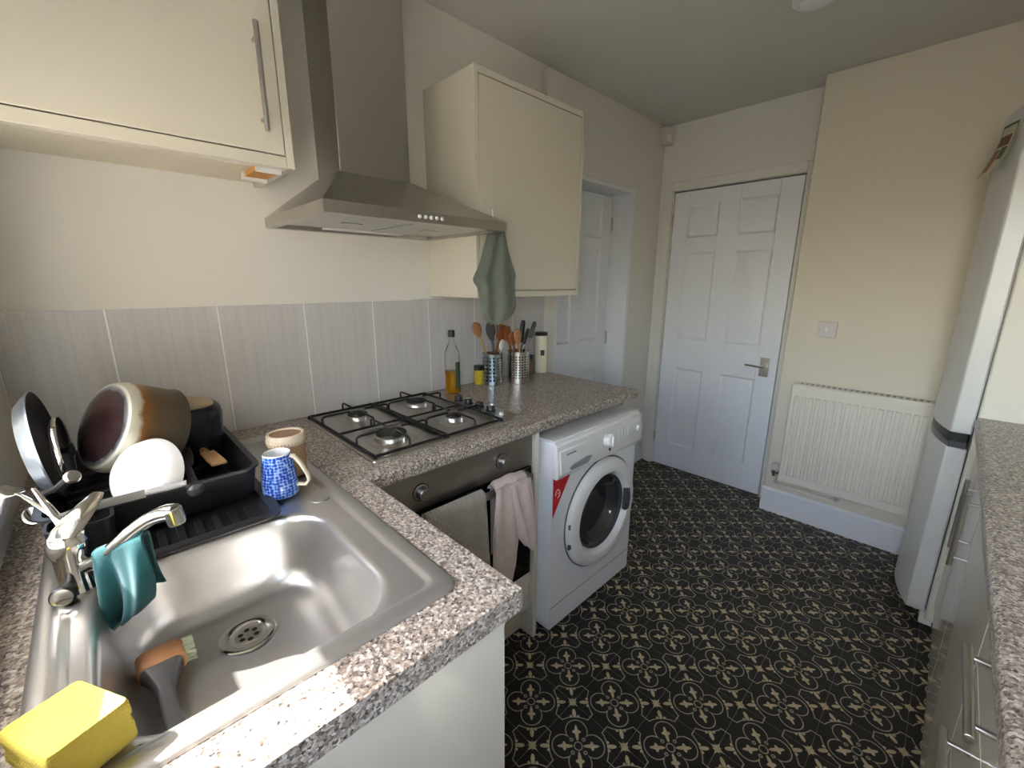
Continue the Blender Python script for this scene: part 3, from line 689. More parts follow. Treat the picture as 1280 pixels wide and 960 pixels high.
# brush in the bowl
br = thing('dish_brush', 'dish brush with wooden head and grey handle lying in the sink bowl', 'brush', (.80, .29, .768))
bh = Vector((.800, .297, .793)); be = Vector((.945, .300, .785))
put(G().loft([[bh+Vector((dx, y, z)) for y, z in rrect(-.030*s_, -.016*s_, .032*s_, .018*s_, .012*s_, 4)] for dx, s_ in ((-.030, .85), (-.024, 1.0), (.010, 1.0), (.014, .9))]), 'head', 'wood', br, smooth=50)
put(G().loft([[bh+Vector((.0145, y, z)) for y, z in rrect(-.027, -.015, .027, .016, .010, 4)], [bh+Vector((.030, y, z-.001)) for y, z in rrect(-.020, -.012, .020, .012, .009, 4)], [bh+Vector((.055, y, z-.003)) for y, z in rrect(-.011, -.009, .011, .009, .006, 4)],
               [bh+Vector((.10, y, z-.007)) for y, z in rrect(-.010, -.007, .010, .007, .005, 4)], [bh+Vector((.165, y+.006, z-.004)) for y, z in rrect(-.013, -.006, .013, .006, .005, 4)]]), 'handle', 'grey_plastic', br, smooth=50)
def bristles():
    g = G(); rnd = random.Random(3)
    for i in range(46):
        p = bh+Vector((rnd.uniform(-.026, .008), rnd.choice((.030, .031)), rnd.uniform(-.013, .013))); q = p+Vector((rnd.uniform(-.006, .006), .014, rnd.uniform(-.006, .004)))
        g.tube([p, q], .0011, 4)
    return g
bb = put(bristles(), 'bristles', mat('pale_green_bristle', sr(180, 190, 160), .7, var=.1), br); bb['kind'] = 'stuff'

# ------------------------------------------------------------------ dish rack and its contents
rk = thing('dish_rack', 'black plastic dish drainer tray on the sink drainer', 'dish rack', (.41, .355, .918))
RX0, RX1, RY0, RY1, RZ0, RZ1 = .215, .600, .186, .512, .930, 1.000
def tray(x0, y0, x1, y1, z0, z1, th, r, fl=.0):
    rings = [[(x, y, z) for x, y in rrect(x0+i, y0+i, x1-i, y1-i, max(r-i, .004), 6)] for i, z in ((.022+fl, z0), (.010, z0+.012), (0, z1-.003), (-.006, z1), (-.006, z1+.004), (th, z1+.003), (.010+th, z0+.015), (.024+fl, z0+.004))]
    return G().loft(rings)
put(tray(RX0, RY0, RX1, RY1, RZ0, RZ1, .005, .03), 'basket', 'black', rk, smooth=40)
put(tray(RX0-.03, .268, .700, .520, .9185, .927, .004, .03), 'drip_tray', 'black', rk, smooth=40)
for i in range(7):
    x = RX0+.045+i*.047; put(G().tube([(x, RY0+.03, RZ0+.008), (x, RY0+.03, RZ0+.040), (x, RY0+.10, RZ0+.046), (x, RY0+.10, RZ0+.008)], .003, 6), 'divider', 'black', rk)
for i in range(7): put(G().box(.618, .300+i*.028, .9285, .682, .312+i*.028, .9315), 'drip_ridge', 'black', rk, .001)
put(G().loft([[(x, y, z) for x, y in rrect(.594+i, .195+i, .652-i, .280-i, .015, 4)] for i, z in ((.006, .932), (0, 1.0), (.004, 1.0), (.010, .936))]), 'cutlery_box', 'black', rk, smooth=40)

# big pot lying on its side (local z = axis from base to rim)
def pot(name, label, c, axis, r, h, mb, mbase, cat='pot', side_handles=True):
    o = thing(name, label, cat, c); q = Vector(axis).to_track_quat('Z', 'Y')
    o.rotation_mode = 'QUATERNION'; o.rotation_quaternion = q; ORG[o.name] = (0, 0, 0)
    put(G().lathe([(r*.86, .0005), (r*.93, .003), (r*.97, .010), (r, .020), (r*1.02, h), (r*1.045, h+.003), (r*1.0, h+.003), (r*.975, h-.01), (r*.95, .02), (r*.85, .008), (0, .007)], (0, 0, 0), n=48), 'pot_wall', mb, o, smooth=40)
    put(G().lathe([(0, -.0005), (r*.5, -.0005), (r*.76, -.0005), (r*.80, .0005), (r*.88, .0008)], (0, 0, 0), n=48), 'pot_base', mbase, o)
    return o, q
o, q = pot('large_saucepan', 'large scorched steel saucepan lying on its side in the dish rack', (.395, .285, 1.098), (-.34, .83, -.42), .096, .108, 'pot_body', 'pot_base')

# second pan upside down
o2 = thing('small_saucepan', 'navy-black saucepan upside down with a worn beige base', 'pot', (.285, .432, .94))
pc = Vector((.285, .432, .938)); ax2 = Vector((.10, .06, 1)).normalized()
put(G().lathe([(.073, 0), (.073, .004), (.070, .010), (.070, .130), (.066, .147), (.058, .155), (.052, .157)], pc, ax2, 44, False, False), 'pot_wall', 'navy_enamel', o2)
put(G().lathe([(.053, .1568), (.050, .1590), (.045, .1585), (0, .157)], pc, ax2, 44), 'pot_base', 'beige_base', o2)
put(G().tube([pc+Vector((.07, .03, .03)), pc+Vector((.14, .00, .025)), pc+Vector((.20, -.035, .040))], [.009, .010, .008], 8), 'handle', 'black', o2)
# frying pan standing on edge
def disc_pan(name, label, c, n, r, depth, m_in, m_out, cat='pan'):
    o = thing(name, label, cat, c); n = Vector(n).normalized()
    put(G().lathe([(0, .001), (r*.78, .001), (r*.90, depth*.5), (r, depth), (r*1.012, depth+.001)], c, n, 56), 'inside', m_in, o, smooth=40)
    put(G().lathe([(r*1.012, depth+.001), (r*1.012, depth-.002), (r*.92, depth*.5-.003), (r*.82, -.003), (0, -.003)], c, n, 56), 'outside', m_out, o, smooth=40)
    return o, n
c = Vector((.370, .184, 1.068)); o, n = disc_pan('frying_pan', 'grey non-stick frying pan standing on edge at the rack end', c, (.06, .985, .10), .108, .020, 'nonstick', 'pan_outer')
hs = c+n*.02+Vector((.085, -.02, -.07)); he = Vector((.560, .236, 1.055))
put(G().tube([hs, hs*.5+he*.5+Vector((0, .004, -.004)), he], [.009, .010, .011], 10, .7), 'handle', 'black', o)
put(G().lathe([(.0115, 0), (.012, .004), (.009, .009), (0, .010)], he, (he-hs), 16), 'handle_end', 'satin', o)
ll = Vector((.400, .218, 1.060)); o, n = disc_pan('pan_lid', 'small dark pan lid with bright rim leaning against the frying pan', ll, (.06, .99, .05), .070, .006, 'nonstick', 'nonstick', 'lid')
put(G().lathe([(.0675, .004), (.0715, .004), (.0725, .008), (.0715, .011), (.0680, .010)], ll, n, 56), 'rim', 'chrome', o)
put(G().lathe([(.006, 0), (.006, .010), (.013, .014), (.013, .020), (0, .022)], ll, n, 20), 'knob', 'black', o)
# white bowl leaning in the rack, outside towards the window
wbp = Vector((.546, .320, 1.026)); wn_ = Vector((.58, -.69, .43)).normalized()
tag(put(G().lathe([(0, .016), (.028, .0145), (.050, .007), (.066, -.008), (.073, -.026), (.0715, -.0265), (.064, -.010), (.048, .004), (.026, .011), (0, .0125)], wbp, wn_, 56), 'white_bowl', 'white_china', smooth=60, pivot=wbp), 'plain white bowl tipped on edge at the front of the rack', 'bowl')

# spatula and spoons in the rack
sp = thing('spatula', 'black plastic spatula leaning in the dish rack', 'utensil', (.50, .40, .96))
put(G().loft([[Vector((x, .405+dy*s_, z)) for dy, z in ((-.016, zz+.002), (.016, zz+.002), (.016, zz-.002), (-.016, zz-.002))] for x, zz, s_ in ((.355, 1.000, 1.25), (.42, .996, 1.1), (.47, .992, .55))]), 'blade', 'grey_plastic', sp, .001)
put(G().tube([(.465, .405, .992), (.53, .402, .990), (.590, .399, .990)], [.006, .007, .009], 10), 'handle', 'grey_plastic', sp)
put(G().lathe([(.004, .013), (.0125, .008), (.0145, 0), (.0125, -.008), (.004, -.013)], (.600, .398, .990), (.3, -.2, 1), 18, True, True), 'handle_end', 'grey_plastic', sp)
ws_ = thing('wooden_spatula', 'worn tan wooden spatula lying in the dish rack', 'utensil', (.44, .45, .97))
put(G().loft([[Vector((x, .455+k*.10*(x-.4)+dy*s_, z)) for dy, z in ((-.016, zz+.003), (.016, zz+.003), (.016, zz-.003), (-.016, zz-.003))] for x, zz, s_ in ((.38, .985, .9), (.43, .983, 1.), (.47, .981, .95)) for k in (1,)]), 'blade', 'wood_pale', ws_, .0015)
put(G().tube([(.384, .452, .985), (.30, .440, .985)], [.008, .007], 8), 'handle', 'wood_pale', ws_)
def spoon(name, label, p0, p1, sag, wdt, mt='chrome', head=True, group=None, cat='cutlery'):
    o = thing(name, label, cat, p0, group); p0, p1 = Vector(p0), Vector(p1); mid = (p0+p1)/2+Vector((0, 0, sag))
    path = bezier(p0, p0*.4+mid*.6, p1*.4+mid*.6, p1, 12)
    put(G().tube(path, [wdt*(1.5-.9*i/12) for i in range(13)], 8, .4), 'handle', mt, o)
    if head:
        d = (path[-1]-path[-2]).normalized()
        put(G().lathe([(.0005, -.026), (.010, -.020), (.0165, -.004), (.0160, .008), (.009, .020), (.0005, .025)], path[-1]+d*.022, d, 14).v and flat_head(path[-1]+d*.022, d), 'spoon_bowl', mt, o, smooth=70)
    return o
def flat_head(c, d):
    g = G(); d = Vector(d).normalized(); s_ = d.cross(Vector((0, 0, 1))).normalized(); n = s_.cross(d)
    def fn(a, b):
        t = (a-.5)*2; th = b*2*math.pi; r = math.sqrt(max(0, 1-t*t)); return c+d*t*.027+s_*math.cos(th)*r*.0175+n*(math.sin(th)*r*.003-(1-t*t)*.006*abs(math.cos(th*.0))*1.0)
    return g.grid(fn, 14, 18)
spoon('serving_spoon', 'long steel serving spoon sticking out of the rack over the window ledge', (.655, .235, .985), (.520, .165, 1.035), .018, .0045)
spoon('steel_fork', 'steel cutlery handle jutting from the rack beside the tap', (.640, .225, .980), (.560, .190, 1.050), .004, .0055, head=False)
spoon('teaspoon', 'small steel spoon standing in the rack cutlery box', (.625, .230, .955), (.545, .192, .985), .003, .0035)
kn_ = thing('kitchen_knife', 'knife with pale handle lying along the rack edge', 'knife', (.70, .33, 1.01))
put(G().tube([(.612, .325, 1.012), (.618, .355, 1.014), (.624, .385, 1.016)], [.0075, .0085, .007], 10, .7), 'handle', 'mid_grey', kn_)
put(G().loft([[Vector((.612+dx*.3, y, 1.012+dz)) for dx, dz in ((-.001, .008*s_), (.001, .008*s_), (.0012, -.008*s_), (-.0012, -.008*s_))] for y, s_ in ((.325, 1.), (.26, .95), (.215, .25))]), 'blade', 'satin', kn_)
# mug and stoneware jar
mg = thing('blue_mug', 'tapered blue patterned mug with cream handle standing beside the rack', 'mug', (.585, .552, .9175))
mc = (.585, .552, .9175)
put(G().lathe([(0, .0005), (.034, .0005), (.037, .004), (.0375, .03), (.0345, .060), (.030, .088), (.0285, .098)], mc, n=44), 'mug_wall', 'blue_glaze', mg)
put(G().lathe([(.0286, .0975), (.0275, .1005), (.0262, .0995), (.029, .06), (.033, .02), (0, .012)], mc, n=44), 'mug_inside', 'white_china', mg)
hv = Vector((.55, .83, 0)).normalized()
put(G().tube([Vector(mc)+hv*a+Vector((0, 0, z)) for a, z in ((.026, .092), (.036, .090), (.048, .072), (.060, .045), (.062, .030), (.055, .020), (.035, .022))], [.0075, .0085, .008, .0075, .007, .007, .0075], 12, .6), 'handle', 'cream_china', mg)
jr = thing('stoneware_jar', 'tan stoneware jar with pale beaded rim behind the blue mug', 'jar', (.480, .603, .9175)); jc = (.480, .603, .9175)
put(G().lathe([(0, .0005), (.041, .0005), (.042, .004), (.0405, .008), (.0415, .080)], jc, n=44), 'jar_wall', 'stone', jr)
rm = put(G().lathe([(.0415, .080), (.0445, .083), (.0450, .092), (.0425, .097), (.0430, .104), (.0415, .107), (.036, .1065), (.0355, .102)], jc, n=44), 'rim', 'stone_rim', jr)
put(G().lathe([(.0357, .1035), (.034, .102), (0, .102)], jc, n=44), 'lid', 'stone_in', jr)
for k in range(36):
    a = 2*math.pi*k/36; put(G().lathe([(0, -.002), (.0017, -.001), (.0017, .001), (0, .002)], (jc[0]+.0445*math.cos(a), jc[1]+.0445*math.sin(a), jc[2]+.0875), n=6), 'bead', 'stone', rm)

# ------------------------------------------------------------------ bottles and utensil pots at the worktop end
ob = thing('oil_bottle', 'clear glass bottle half full of amber oil with black cap', 'bottle', (.085, 1.405, .910)); oc = (.085, 1.405, .9103)
put(G().lathe([(0, .0), (.031, .0), (.033, .004), (.033, .165), (.030, .182), (.020, .205), (.0125, .222), (.0115, .250), (.0115, .256)], oc, n=32), 'glass', 'glass', ob)
put(G().lathe([(0, .003), (.029, .003), (.0308, .006), (.0308, .098), (0, .098)], oc, n=32), 'oil', 'oil', ob)
put(G().lathe([(.0118, .246), (.0145, .247), (.0145, .272), (.012, .275), (0, .275)], oc, n=24), 'cap', 'black', ob)
def wrap(c, r, z0, z1, a0, a1, n=12): return G().grid(lambda a, b: (c[0]+r*math.cos(a0+(a1-a0)*a), c[1]+r*math.sin(a0+(a1-a0)*a), c[2]+z0+(z1-z0)*b), n, 2)
put(wrap(oc, .0335, .020, .140, -.25, .75), 'label', 'green', ob)
def holder(name, label, c, r, h, mt):
    o = thing(name, label, 'utensil pot', c); ORG[o.name] = tuple(c)
    put(G().lathe([(0, .0005), (r-.002, .0005), (r, .003), (r, h-.003), (r+.0015, h-.001), (r, h), (r-.0015, h-.001), (r-.0015, .006), (0, .005)], c, n=44), 'pot_wall', mt, o); return o
h1 = (.098, 1.630, .9103); h2 = (.150, 1.752, .9103)
o = holder('utensil_pot', 'perforated steel utensil pot with blue wrapping next to the oil bottle', h1, .046, .152, 'perf')
put(wrap(h1, .0466, .004, .146, -1.75, -.25), 'blue_wrap', MT['perf_blue'], o, pivot=h1)
holder('utensil_pot', 'plain perforated steel utensil pot towards the end of the worktop', h2, .052, .158, 'perf')
def utensil(name, label, base, top, mt, hm, kind, r=.0045, hw=.022, hl=.055, ht=.005):
    base, top = Vector(base), Vector(top); o = thing(name, label, 'utensil', base); d = (top-base).normalized()
    put(G().tube([base, base+(top-base)*.5, top], [r, r*1.05, r], 8), 'handle', mt, o)
    s_ = d.cross(Vector((1, -.2, 0))).normalized(); n = s_.cross(d)
    if kind == 'spoon':
        prof = [(.0, .25), (.15, .55), (.4, .95), (.65, 1.), (.85, .75), (1., .15)]
    elif kind == 'turner':
        prof = [(.0, .25), (.12, .5), (.25, .95), (.9, 1.), (1., .92)]
    else:
        prof = [(0, .5), (.1, .62), (.5, .66), (.9, .6), (1, .3)]
    rings = [[top+d*(hl*t-.004)+s_*math.cos(2*math.pi*k/14)*hw*w_+n*math.sin(2*math.pi*k/14)*ht for k in range(14)] for t, w_ in prof]
    put(G().loft(rings), 'head', hm, o, smooth=60); return o
def hv_(h, dx, dy, z): return (h[0]+dx, h[1]+dy, h[2]+z)
B1 = lambda dx, dy: hv_(h1, dx, dy, .008); B2 = lambda dx, dy: hv_(h2, dx, dy, .008)
utensil('wooden_spoon', 'pale pinkish wooden spoon leaning out of the blue-wrapped pot towards the oil bottle', B1(-.015, .03), hv_(h1, -.012, -.068, .235), 'wood_pale', 'wood', 'spoon', hw=.024, hl=.075)
utensil('slotted_spoon', 'dark grey plastic serving spoon in the blue-wrapped pot', B1(.02, .02), hv_(h1, .032, -.030, .22), 'grey_plastic', 'grey_plastic', 'spoon', r=.006, hw=.026, hl=.095)
utensil('steel_ladle', 'steel ladle with bright handle standing in the blue-wrapped pot', B1(-.01, .0), hv_(h1, .02, -.005, .215), 'chrome', 'chrome', 'handle', r=.006, hw=.012, hl=.07)
utensil('wooden_fork', 'brown wooden fork standing in the blue-wrapped pot', B1(.0, -.025), hv_(h1, .016, .028, .21), 'wood_dark', 'wood_dark', 'turner', hw=.020, hl=.08)
utensil('rolling_spoon', 'reddish brown wooden spoon between the two utensil pots', B1(.0, .02), hv_(h1, .0, .055, .20), 'wood_dark', 'wood_dark', 'spoon', hw=.024, hl=.07)
utensil('honey_spoon', 'honey-coloured wooden spoon in the plain perforated pot', B2(.02, .01), hv_(h2, .035, -.035, .195), 'wood', 'wood', 'spoon', r=.006, hw=.022, hl=.08)
utensil('knife_handle', 'black upright knife handle in the plain perforated pot', B2(.0, -.02), hv_(h2, .005, .008, .20), 'satin', 'black', 'handle', hw=.020, hl=.105, ht=.009)
utensil('steel_whisk', 'grey metal whisk leaning outwards from the plain perforated pot', B2(.022, -.03), hv_(h2, .014, .066, .215), 'satin', 'grey_plastic', 'handle', r=.006, hw=.018, hl=.085, ht=.008)
utensil('potato_peeler', 'peeler with steel neck in the plain perforated pot', B2(-.025, -.02), hv_(h2, -.015, .048, .18), 'chrome', 'black', 'handle', r=.007, hw=.015, hl=.085, ht=.006)
utensil('steel_tongs', 'white-tipped tongs standing between the utensil pots', B1(.025, .0), hv_(h1, .020, .034, .165), 'chrome', 'white_plastic', 'spoon', r=.006, hw=.015, hl=.055, ht=.008)
utensil('rice_spoon', 'short dark brown wooden spoon standing upright in the plain perforated pot', B2(-.01, .02), hv_(h2, -.012, -.022, .185), 'wood_dark', 'wood_dark', 'spoon', r=.005, hw=.021, hl=.07)
utensil('wooden_scraper', 'flat tan wooden scraper at the back of the blue-wrapped pot', B1(-.02, .02), hv_(h1, -.025, .030, .205), 'wood', 'wood', 'turner', r=.005, hw=.021, hl=.075)
utensil('slatted_turner', 'red-brown wooden turner at the back of the plain perforated pot', B2(-.02, .01), hv_(h2, -.026, -.040, .20), 'wood_dark', 'wood_dark', 'turner', r=.005, hw=.023, hl=.075)
yp = thing('spice_packet', 'small yellow and black spice tub behind the blue-wrapped pot', 'tub', (.042, 1.590, .910))
put(G().lathe([(0, .0005), (.021, .0005), (.022, .004), (.022, .070)], (.042, 1.590, .9103), n=24), 'tub_wall', 'yellow_pack', yp)
put(G().lathe([(.0225, .068), (.0225, .088), (.020, .090), (0, .090)], (.042, 1.590, .9103), n=24), 'lid', 'black', yp)
cc = (.058, 2.015, .9103); cn = thing('white_canister', 'tall white canister with dark lid at the worktop end', 'canister', cc)
put(G().lathe([(0, .0005), (.034, .0005), (.036, .004), (.036, .195), (.033, .201)], cc, n=32), 'canister_wall', 'cream_china', cn)
put(G().lathe([(.034, .200), (.035, .202), (.035, .214), (.032, .217), (0, .217)], cc, n=32), 'lid', 'black', cn)
put(wrap(cc, .0364, .095, .125, -.9, -.3), 'printed_mark', 'rubber', cn)
for i, (x, y, hh) in enumerate(((.075, 1.872, .125), (.050, 1.935, .10))):
    j = thing('spice_jar', ('taller' if i == 0 else 'shorter')+' glass spice jar with brown contents behind the plain perforated pot', 'jar', (x, y, .9103))
    put(G().lathe([(0, .0005), (.022, .0005), (.023, .003), (.023, hh*.75), (.019, hh*.82)], (x, y, .9103), n=24), 'jar_wall', mat('spice_brown', sr(96, 70, 48), .3, var=.5, vs=90), j)
    put(G().lathe([(.021, hh*.80), (.021, hh), (.019, hh+.002), (0, hh+.002)], (x, y, .9103), n=24), 'lid', 'satin' if i == 0 else 'black', j)

# ------------------------------------------------------------------ cooker hood
hd = thing('cooker_hood', 'brushed steel chimney cooker hood over the gas hob', 'cooker hood', (.2, 1.055, 1.554))
Y0, Y1, X1, Z0, Z1 = .750, 1.362, .478, 1.554, 1.584
CY0, CY1, CX, CZ = .932, 1.180, .178, 1.722
can = put(G().loft([[(.001, Y0, Z0), (X1, Y0, Z0), (X1, Y1, Z0), (.001, Y1, Z0)], [(.001, Y0, Z1), (X1, Y0, Z1), (X1, Y1, Z1), (.001, Y1, Z1)],
                    [(.001, CY0-.006, CZ), (CX+.006, CY0-.006, CZ), (CX+.006, CY1+.006, CZ), (.001, CY1+.006, CZ)]], False, True)
          .loft([[(.001, Y0, Z0), (X1, Y0, Z0), (X1, Y1, Z0), (.001, Y1, Z0)], [(.030, Y0+.022, Z0), (X1-.045, Y0+.022, Z0), (X1-.045, Y1-.022, Z0), (.030, Y1-.022, Z0)],
                 [(.034, Y0+.026, Z0+.012), (X1-.049, Y0+.026, Z0+.012), (X1-.049, Y1-.026, Z0+.012), (.034, Y1-.026, Z0+.012)]], False, True), 'canopy', 'hood_steel', hd, smooth=20, fix=True)
box('chimney', 'hood_steel', (.001, CY0, CZ-.004), (CX, CY1, ZC-.001), hd, .0015)
for y0, y1 in ((Y0+.04, 1.05), (1.06, Y1-.04)):
    f = box('filter', 'filter', (.10, y0, Z0+.006), (X1-.06, y1, Z0+.0115), hd, .001)
    put(G().box(.25, (y0+y1)/2-.03, Z0+.0035, .27, (y0+y1)/2+.03, Z0+.0065), 'latch', 'satin', f)
box('light_cover', 'white_plastic', (.045, Y0+.16, Z0+.004), (.090, Y1-.16, Z0+.0115), hd, .002)
for i in range(5):
    y = 1.020+i*.0195; put(G().lathe([(.0055, -.001), (.0055, .002), (.0045, .0035), (0, .0035)], (X1, y, 1.5695), (1, 0, 0), 16), 'button', 'white_plastic', hd)

# ------------------------------------------------------------------ wall cupboards
def bar(name, p0, p1, out, parent, r=.006, inset=.03, mt='satin'):
    p0, p1, out = Vector(p0), Vector(p1), Vector(out); d = (p1-p0).normalized()
    h = put(G().cyl(p0+out, p1+out, r, n=14), name, mt, parent, .001)
    for p in (p0+d*inset, p1-d*inset): put(G().cyl(p, p+out, r*.72, n=12), 'stem', mt, h)
    return h
u = thing('wall_cupboard', 'cream wall cupboard with a bar handle above the dish rack', 'cupboard', (.16, .44, 1.67))
LZ = 1.672; LYE = .748
put(G().box(.001, YN+.002, LZ+.012, .302, LYE-.018, LZ+.03).box(.001, YN+.002, 2.37, .302, LYE-.018, 2.388).box(.001, YN+.002, LZ+.03, .012, LYE-.018, 2.37), 'carcass', 'cream_edge', u)
box('end_panel', 'cream', (.001, LYE-.018, LZ), (.322, LYE, 2.39), u, .001)
box('side_panel', 'cream_edge', (.001, YN+.002, LZ+.0125), (.300, YN+.018, 2.369), u)
d = box('door', 'cream', (.303, YN+.004, LZ+.030), (.321, LYE-.020, 2.385), u, .0015)
bar('handle', (.321, .684, 1.742), (.321, .684, 1.972), (.032, 0, 0), d)
box('light_rail', 'cream', (.290, YN+.004, LZ), (.321, LYE-.0185, LZ+.027), u, .001)
put(G().box(.150, LYE-.075, LZ-.001, .265, LYE-.022, LZ+.0115), 'batten', 'chip', u)
for xa, xb in ((.268, .275), (.130, .147)): put(G().box(xa, LYE-.080, LZ-.008, xb, LYE-.019, LZ+.0115), 'batten_edge', 'white_plastic', u)

u = thing('wall_cupboard', 'cream wall cupboard with a green towel on its handle, right of the hood', 'cupboard', (.16, 1.67, 1.326))
RZ_0, RZ_1, RYA, RYB = 1.328, 2.108, 1.365, 1.990
put(G().box(.001, RYA+.019, RZ_0+.014, .292, RYB-.019, RZ_0+.032).box(.001, RYA+.019, RZ_1-.03, .292, RYB-.019, RZ_1-.012).box(.001, RYA+.019, RZ_0+.032, .012, RYB-.019, RZ_1-.03), 'carcass', 'cream_edge', u)
box('end_panel', 'cream', (.001, RYA, RZ_0), (.312, RYA+.018, RZ_1), u, .001)
box('end_panel', 'cream', (.001, RYB-.018, RZ_0), (.312, RYB, RZ_1), u, .001)
d = box('door', 'cream', (.294, RYA+.021, RZ_0+.028), (.312, RYB-.021, RZ_1-.026), u, .0015)
bar('handle', (.312, 1.418, 1.435), (.312, 1.418, 1.645), (.032, 0, 0), d)
box('light_rail', 'cream', (.282, RYA+.0185, RZ_0), (.311, RYB-.0185, RZ_0+.024), u, .001)
box('cornice', 'cream', (.282, RYA+.0185, RZ_1-.022), (.311, RYB-.0185, RZ_1), u, .001)

# grey-green towel hooked over that handle
def towel():
    g = G(); rings = []
    lv = [(1.600, 1.412, .020, .008), (1.585, 1.410, .036, .013), (1.53, 1.406, .050, .017), (1.48, 1.404, .068, .019), (1.43, 1.404, .090, .020), (1.408, 1.404, .104, .019), (1.392, 1.404, .103, .018), (1.380, 1.412, .088, .020), (1.33, 1.416, .090, .021), (1.285, 1.418, .088, .020), (1.255, 1.416, .072, .018), (1.240, 1.412, .046, .014), (1.233, 1.410, .020, .008)]
    for i, (z, cy, hw, hd_) in enumerate(lv):
        r = []
        for k in range(40):
            a = 2*math.pi*k/40; f = 1+.55*math.sin(6*a+z*9)*(math.sin(a) > -.3)
            r.append((.372+.004*math.sin(z*30)+math.sin(a)*hd_*f, cy+math.cos(a)*hw*(1+.05*math.sin(5*a+z*40)), z+.012*math.cos(a)*(.5 if 2 < i < 9 else 0)+.006*math.sin(3*a)))
        rings.append(r)
    return g.loft(rings)
tag(put(towel(), 'hand_towel', 'green_towel', smooth=70, sub=1), 'grey-green hand towel hanging from the wall cupboard handle', 'towel')

# ------------------------------------------------------------------ radiator, socket
rd = thing('radiator', 'white ribbed panel radiator on the far wall', 'radiator', (1.31, 3.10, .245))
RA0, RA1, RB0, RB1, RYf = 1.018, 1.605, .250, .835, 3.058
put(G().prism(rrect(RA0, RB0, RA1, RB1, .012, 4), 'y', RYf, RYf+.014), 'panel', 'rad', rd, .004)
rib = None
for i in range(17):
    x = RA0+.030+i*(RA1-RA0-.060)/16
    if rib is None:
        rib = put(G().loft([[(x+a, RYf+.001-d_, z) for a, d_ in ((-.0125, 0), (-.010, .005), (-.004, .008), (.004, .008), (.010, .005), (.0125, 0))] for z, d0 in ((RB0+.045, 0), (RB1-.060, 0))]), 'rib', 'rad', rd, .004, pivot=(x, RYf, RB0)); bx0 = x; l0 = rib.location.copy()
    else: clone(rib, l0+Vector((x-bx0, 0, 0)), rd)
put(G().prism([(RYf+.002, RB1-.02), (RYf+.080, RB1-.02), (RYf+.080, RB1+.004), (RYf+.002, RB1+.004)], 'x', RA0+.002, RA1-.002), 'top_grille', 'rad', rd, .003)
for i in range(22): put(G().box(RA0+.03+i*.0245, RYf+.020, RB1+.0035, RA0+.042+i*.0245, RYf+.066, RB1+.0048), 'grille_slot', 'mid_grey', rd)
for x0, x1 in ((RA0-.002, RA0+.004), (RA1-.004, RA1+.002)): box('side_cover', 'rad', (x0, RYf+.012, RB0+.01), (x1, RYf+.085, RB1-.002), rd, .001)
for x in (1.16, 1.46): box('bracket', 'rad', (x, RYf+.014, RB0+.02), (x+.03, YP-.001, RB0+.10), rd)
put(G().tube([(RA0+.01, RYf+.035, RB0+.035), (RA0-.030, RYf+.035, RB0+.035)], .008).tube([(RA0-.030, RYf+.035, RB0+.035), (RA0-.030, RYf+.035, RB0-.03), (RA0-.020, RYf+.035, RB0-.042), (1.28, RYf+.035, RB0-.042), (1.292, RYf+.035, RB0-.042), (1.30, RYf+.05, RB0-.042), (1.30, YP-.001, RB0-.042)], .0075), 'pipe', 'rad', rd)
put(G().cyl((RA0-.030, RYf+.035, RB0+.010), (RA0-.030, RYf+.035, RB0+.046), .011).cyl((RA0-.045, RYf+.035, RB0+.035), (RA0-.002, RYf+.035, RB0+.035), .010), 'valve', 'chrome', rd, .001)
put(G().lathe([(0, 0), (.014, 0), (.017, .006), (.017, .038), (.014, .044), (0, .045)], (RA0-.030, RYf+.035, RB0+.046), n=20), 'valve_cap', 'aged_plastic', rd)
put(G().lathe([(.0, 0), (.016, 0), (.016, .006), (0, .006)], (1.30, YP-.017, RB0-.042), (0, -1, 0), 20), 'pipe_collar', 'aged_plastic', rd)
so_ = thing('fused_switch', 'white square switch plate on the wall above the radiator', 'switch', (1.115, YP, 1.14))
box('plate', 'aged_plastic', (1.073, YP-.009, 1.098), (1.159, YP-.0005, 1.184), so_, .003)
box('rocker', 'white_plastic', (1.107, YP-.0125, 1.125), (1.125, YP-.008, 1.157), so_, .0015)
for x in (1.084, 1.148): put(G().lathe([(.004, 0), (.003, .001), (0, .001)], (x, YP-.009, 1.141), (0, -1, 0), 12), 'screw', 'satin', so_)

# ------------------------------------------------------------------ fridge freezer
FXf, FYa, FYb, FZT = 1.705, 2.582, 3.122, 1.965
fg = thing('fridge_freezer', 'tall white fridge freezer with bowed doors beside the right worktop', 'fridge', (1.99, 2.85, 0))
box('cabinet', 'fridge_side', (FXf+.004, FYa, .03), (2.285, FYb, FZT), fg, .006)
def bow(y, base=1.648, b=.056): t = (y-FYa)/(FYb-FYa)*2-1; return base-b*(1-t*t)
def door_sec(): 
    ys = [FYa+(FYb-FYa)*i/24 for i in range(25)]
    return [(FXf, FYa), *[(bow(y), y) for y in ys], (FXf, FYb)]
box('door_seal', 'grey_plastic', (FXf-.001, FYa+.012, .07), (FXf+.005, FYb-.012, FZT-.01), fg)
ud = put(G().prism(door_sec(), 'z', .838, FZT+.004), 'upper_door', 'fridge_white', fg, .005, smooth=30)
ldoor = put(G().prism(door_sec(), 'z', .062, .778), 'lower_door', 'fridge_white', fg, .005, smooth=30)
hsec = lambda i0, i1: [(FXf-.006, FYa+.003)]+[(bow(FYa+(FYb-FYa)*i/24)+.004, FYa+(FYb-FYa)*i/24+.003) for i in range(0, 24)]+[(FXf-.006, FYb-.003)]
put(G().prism(hsec(0, 24), 'z', .806, .837), 'handle_strip', 'black', ud, .002)
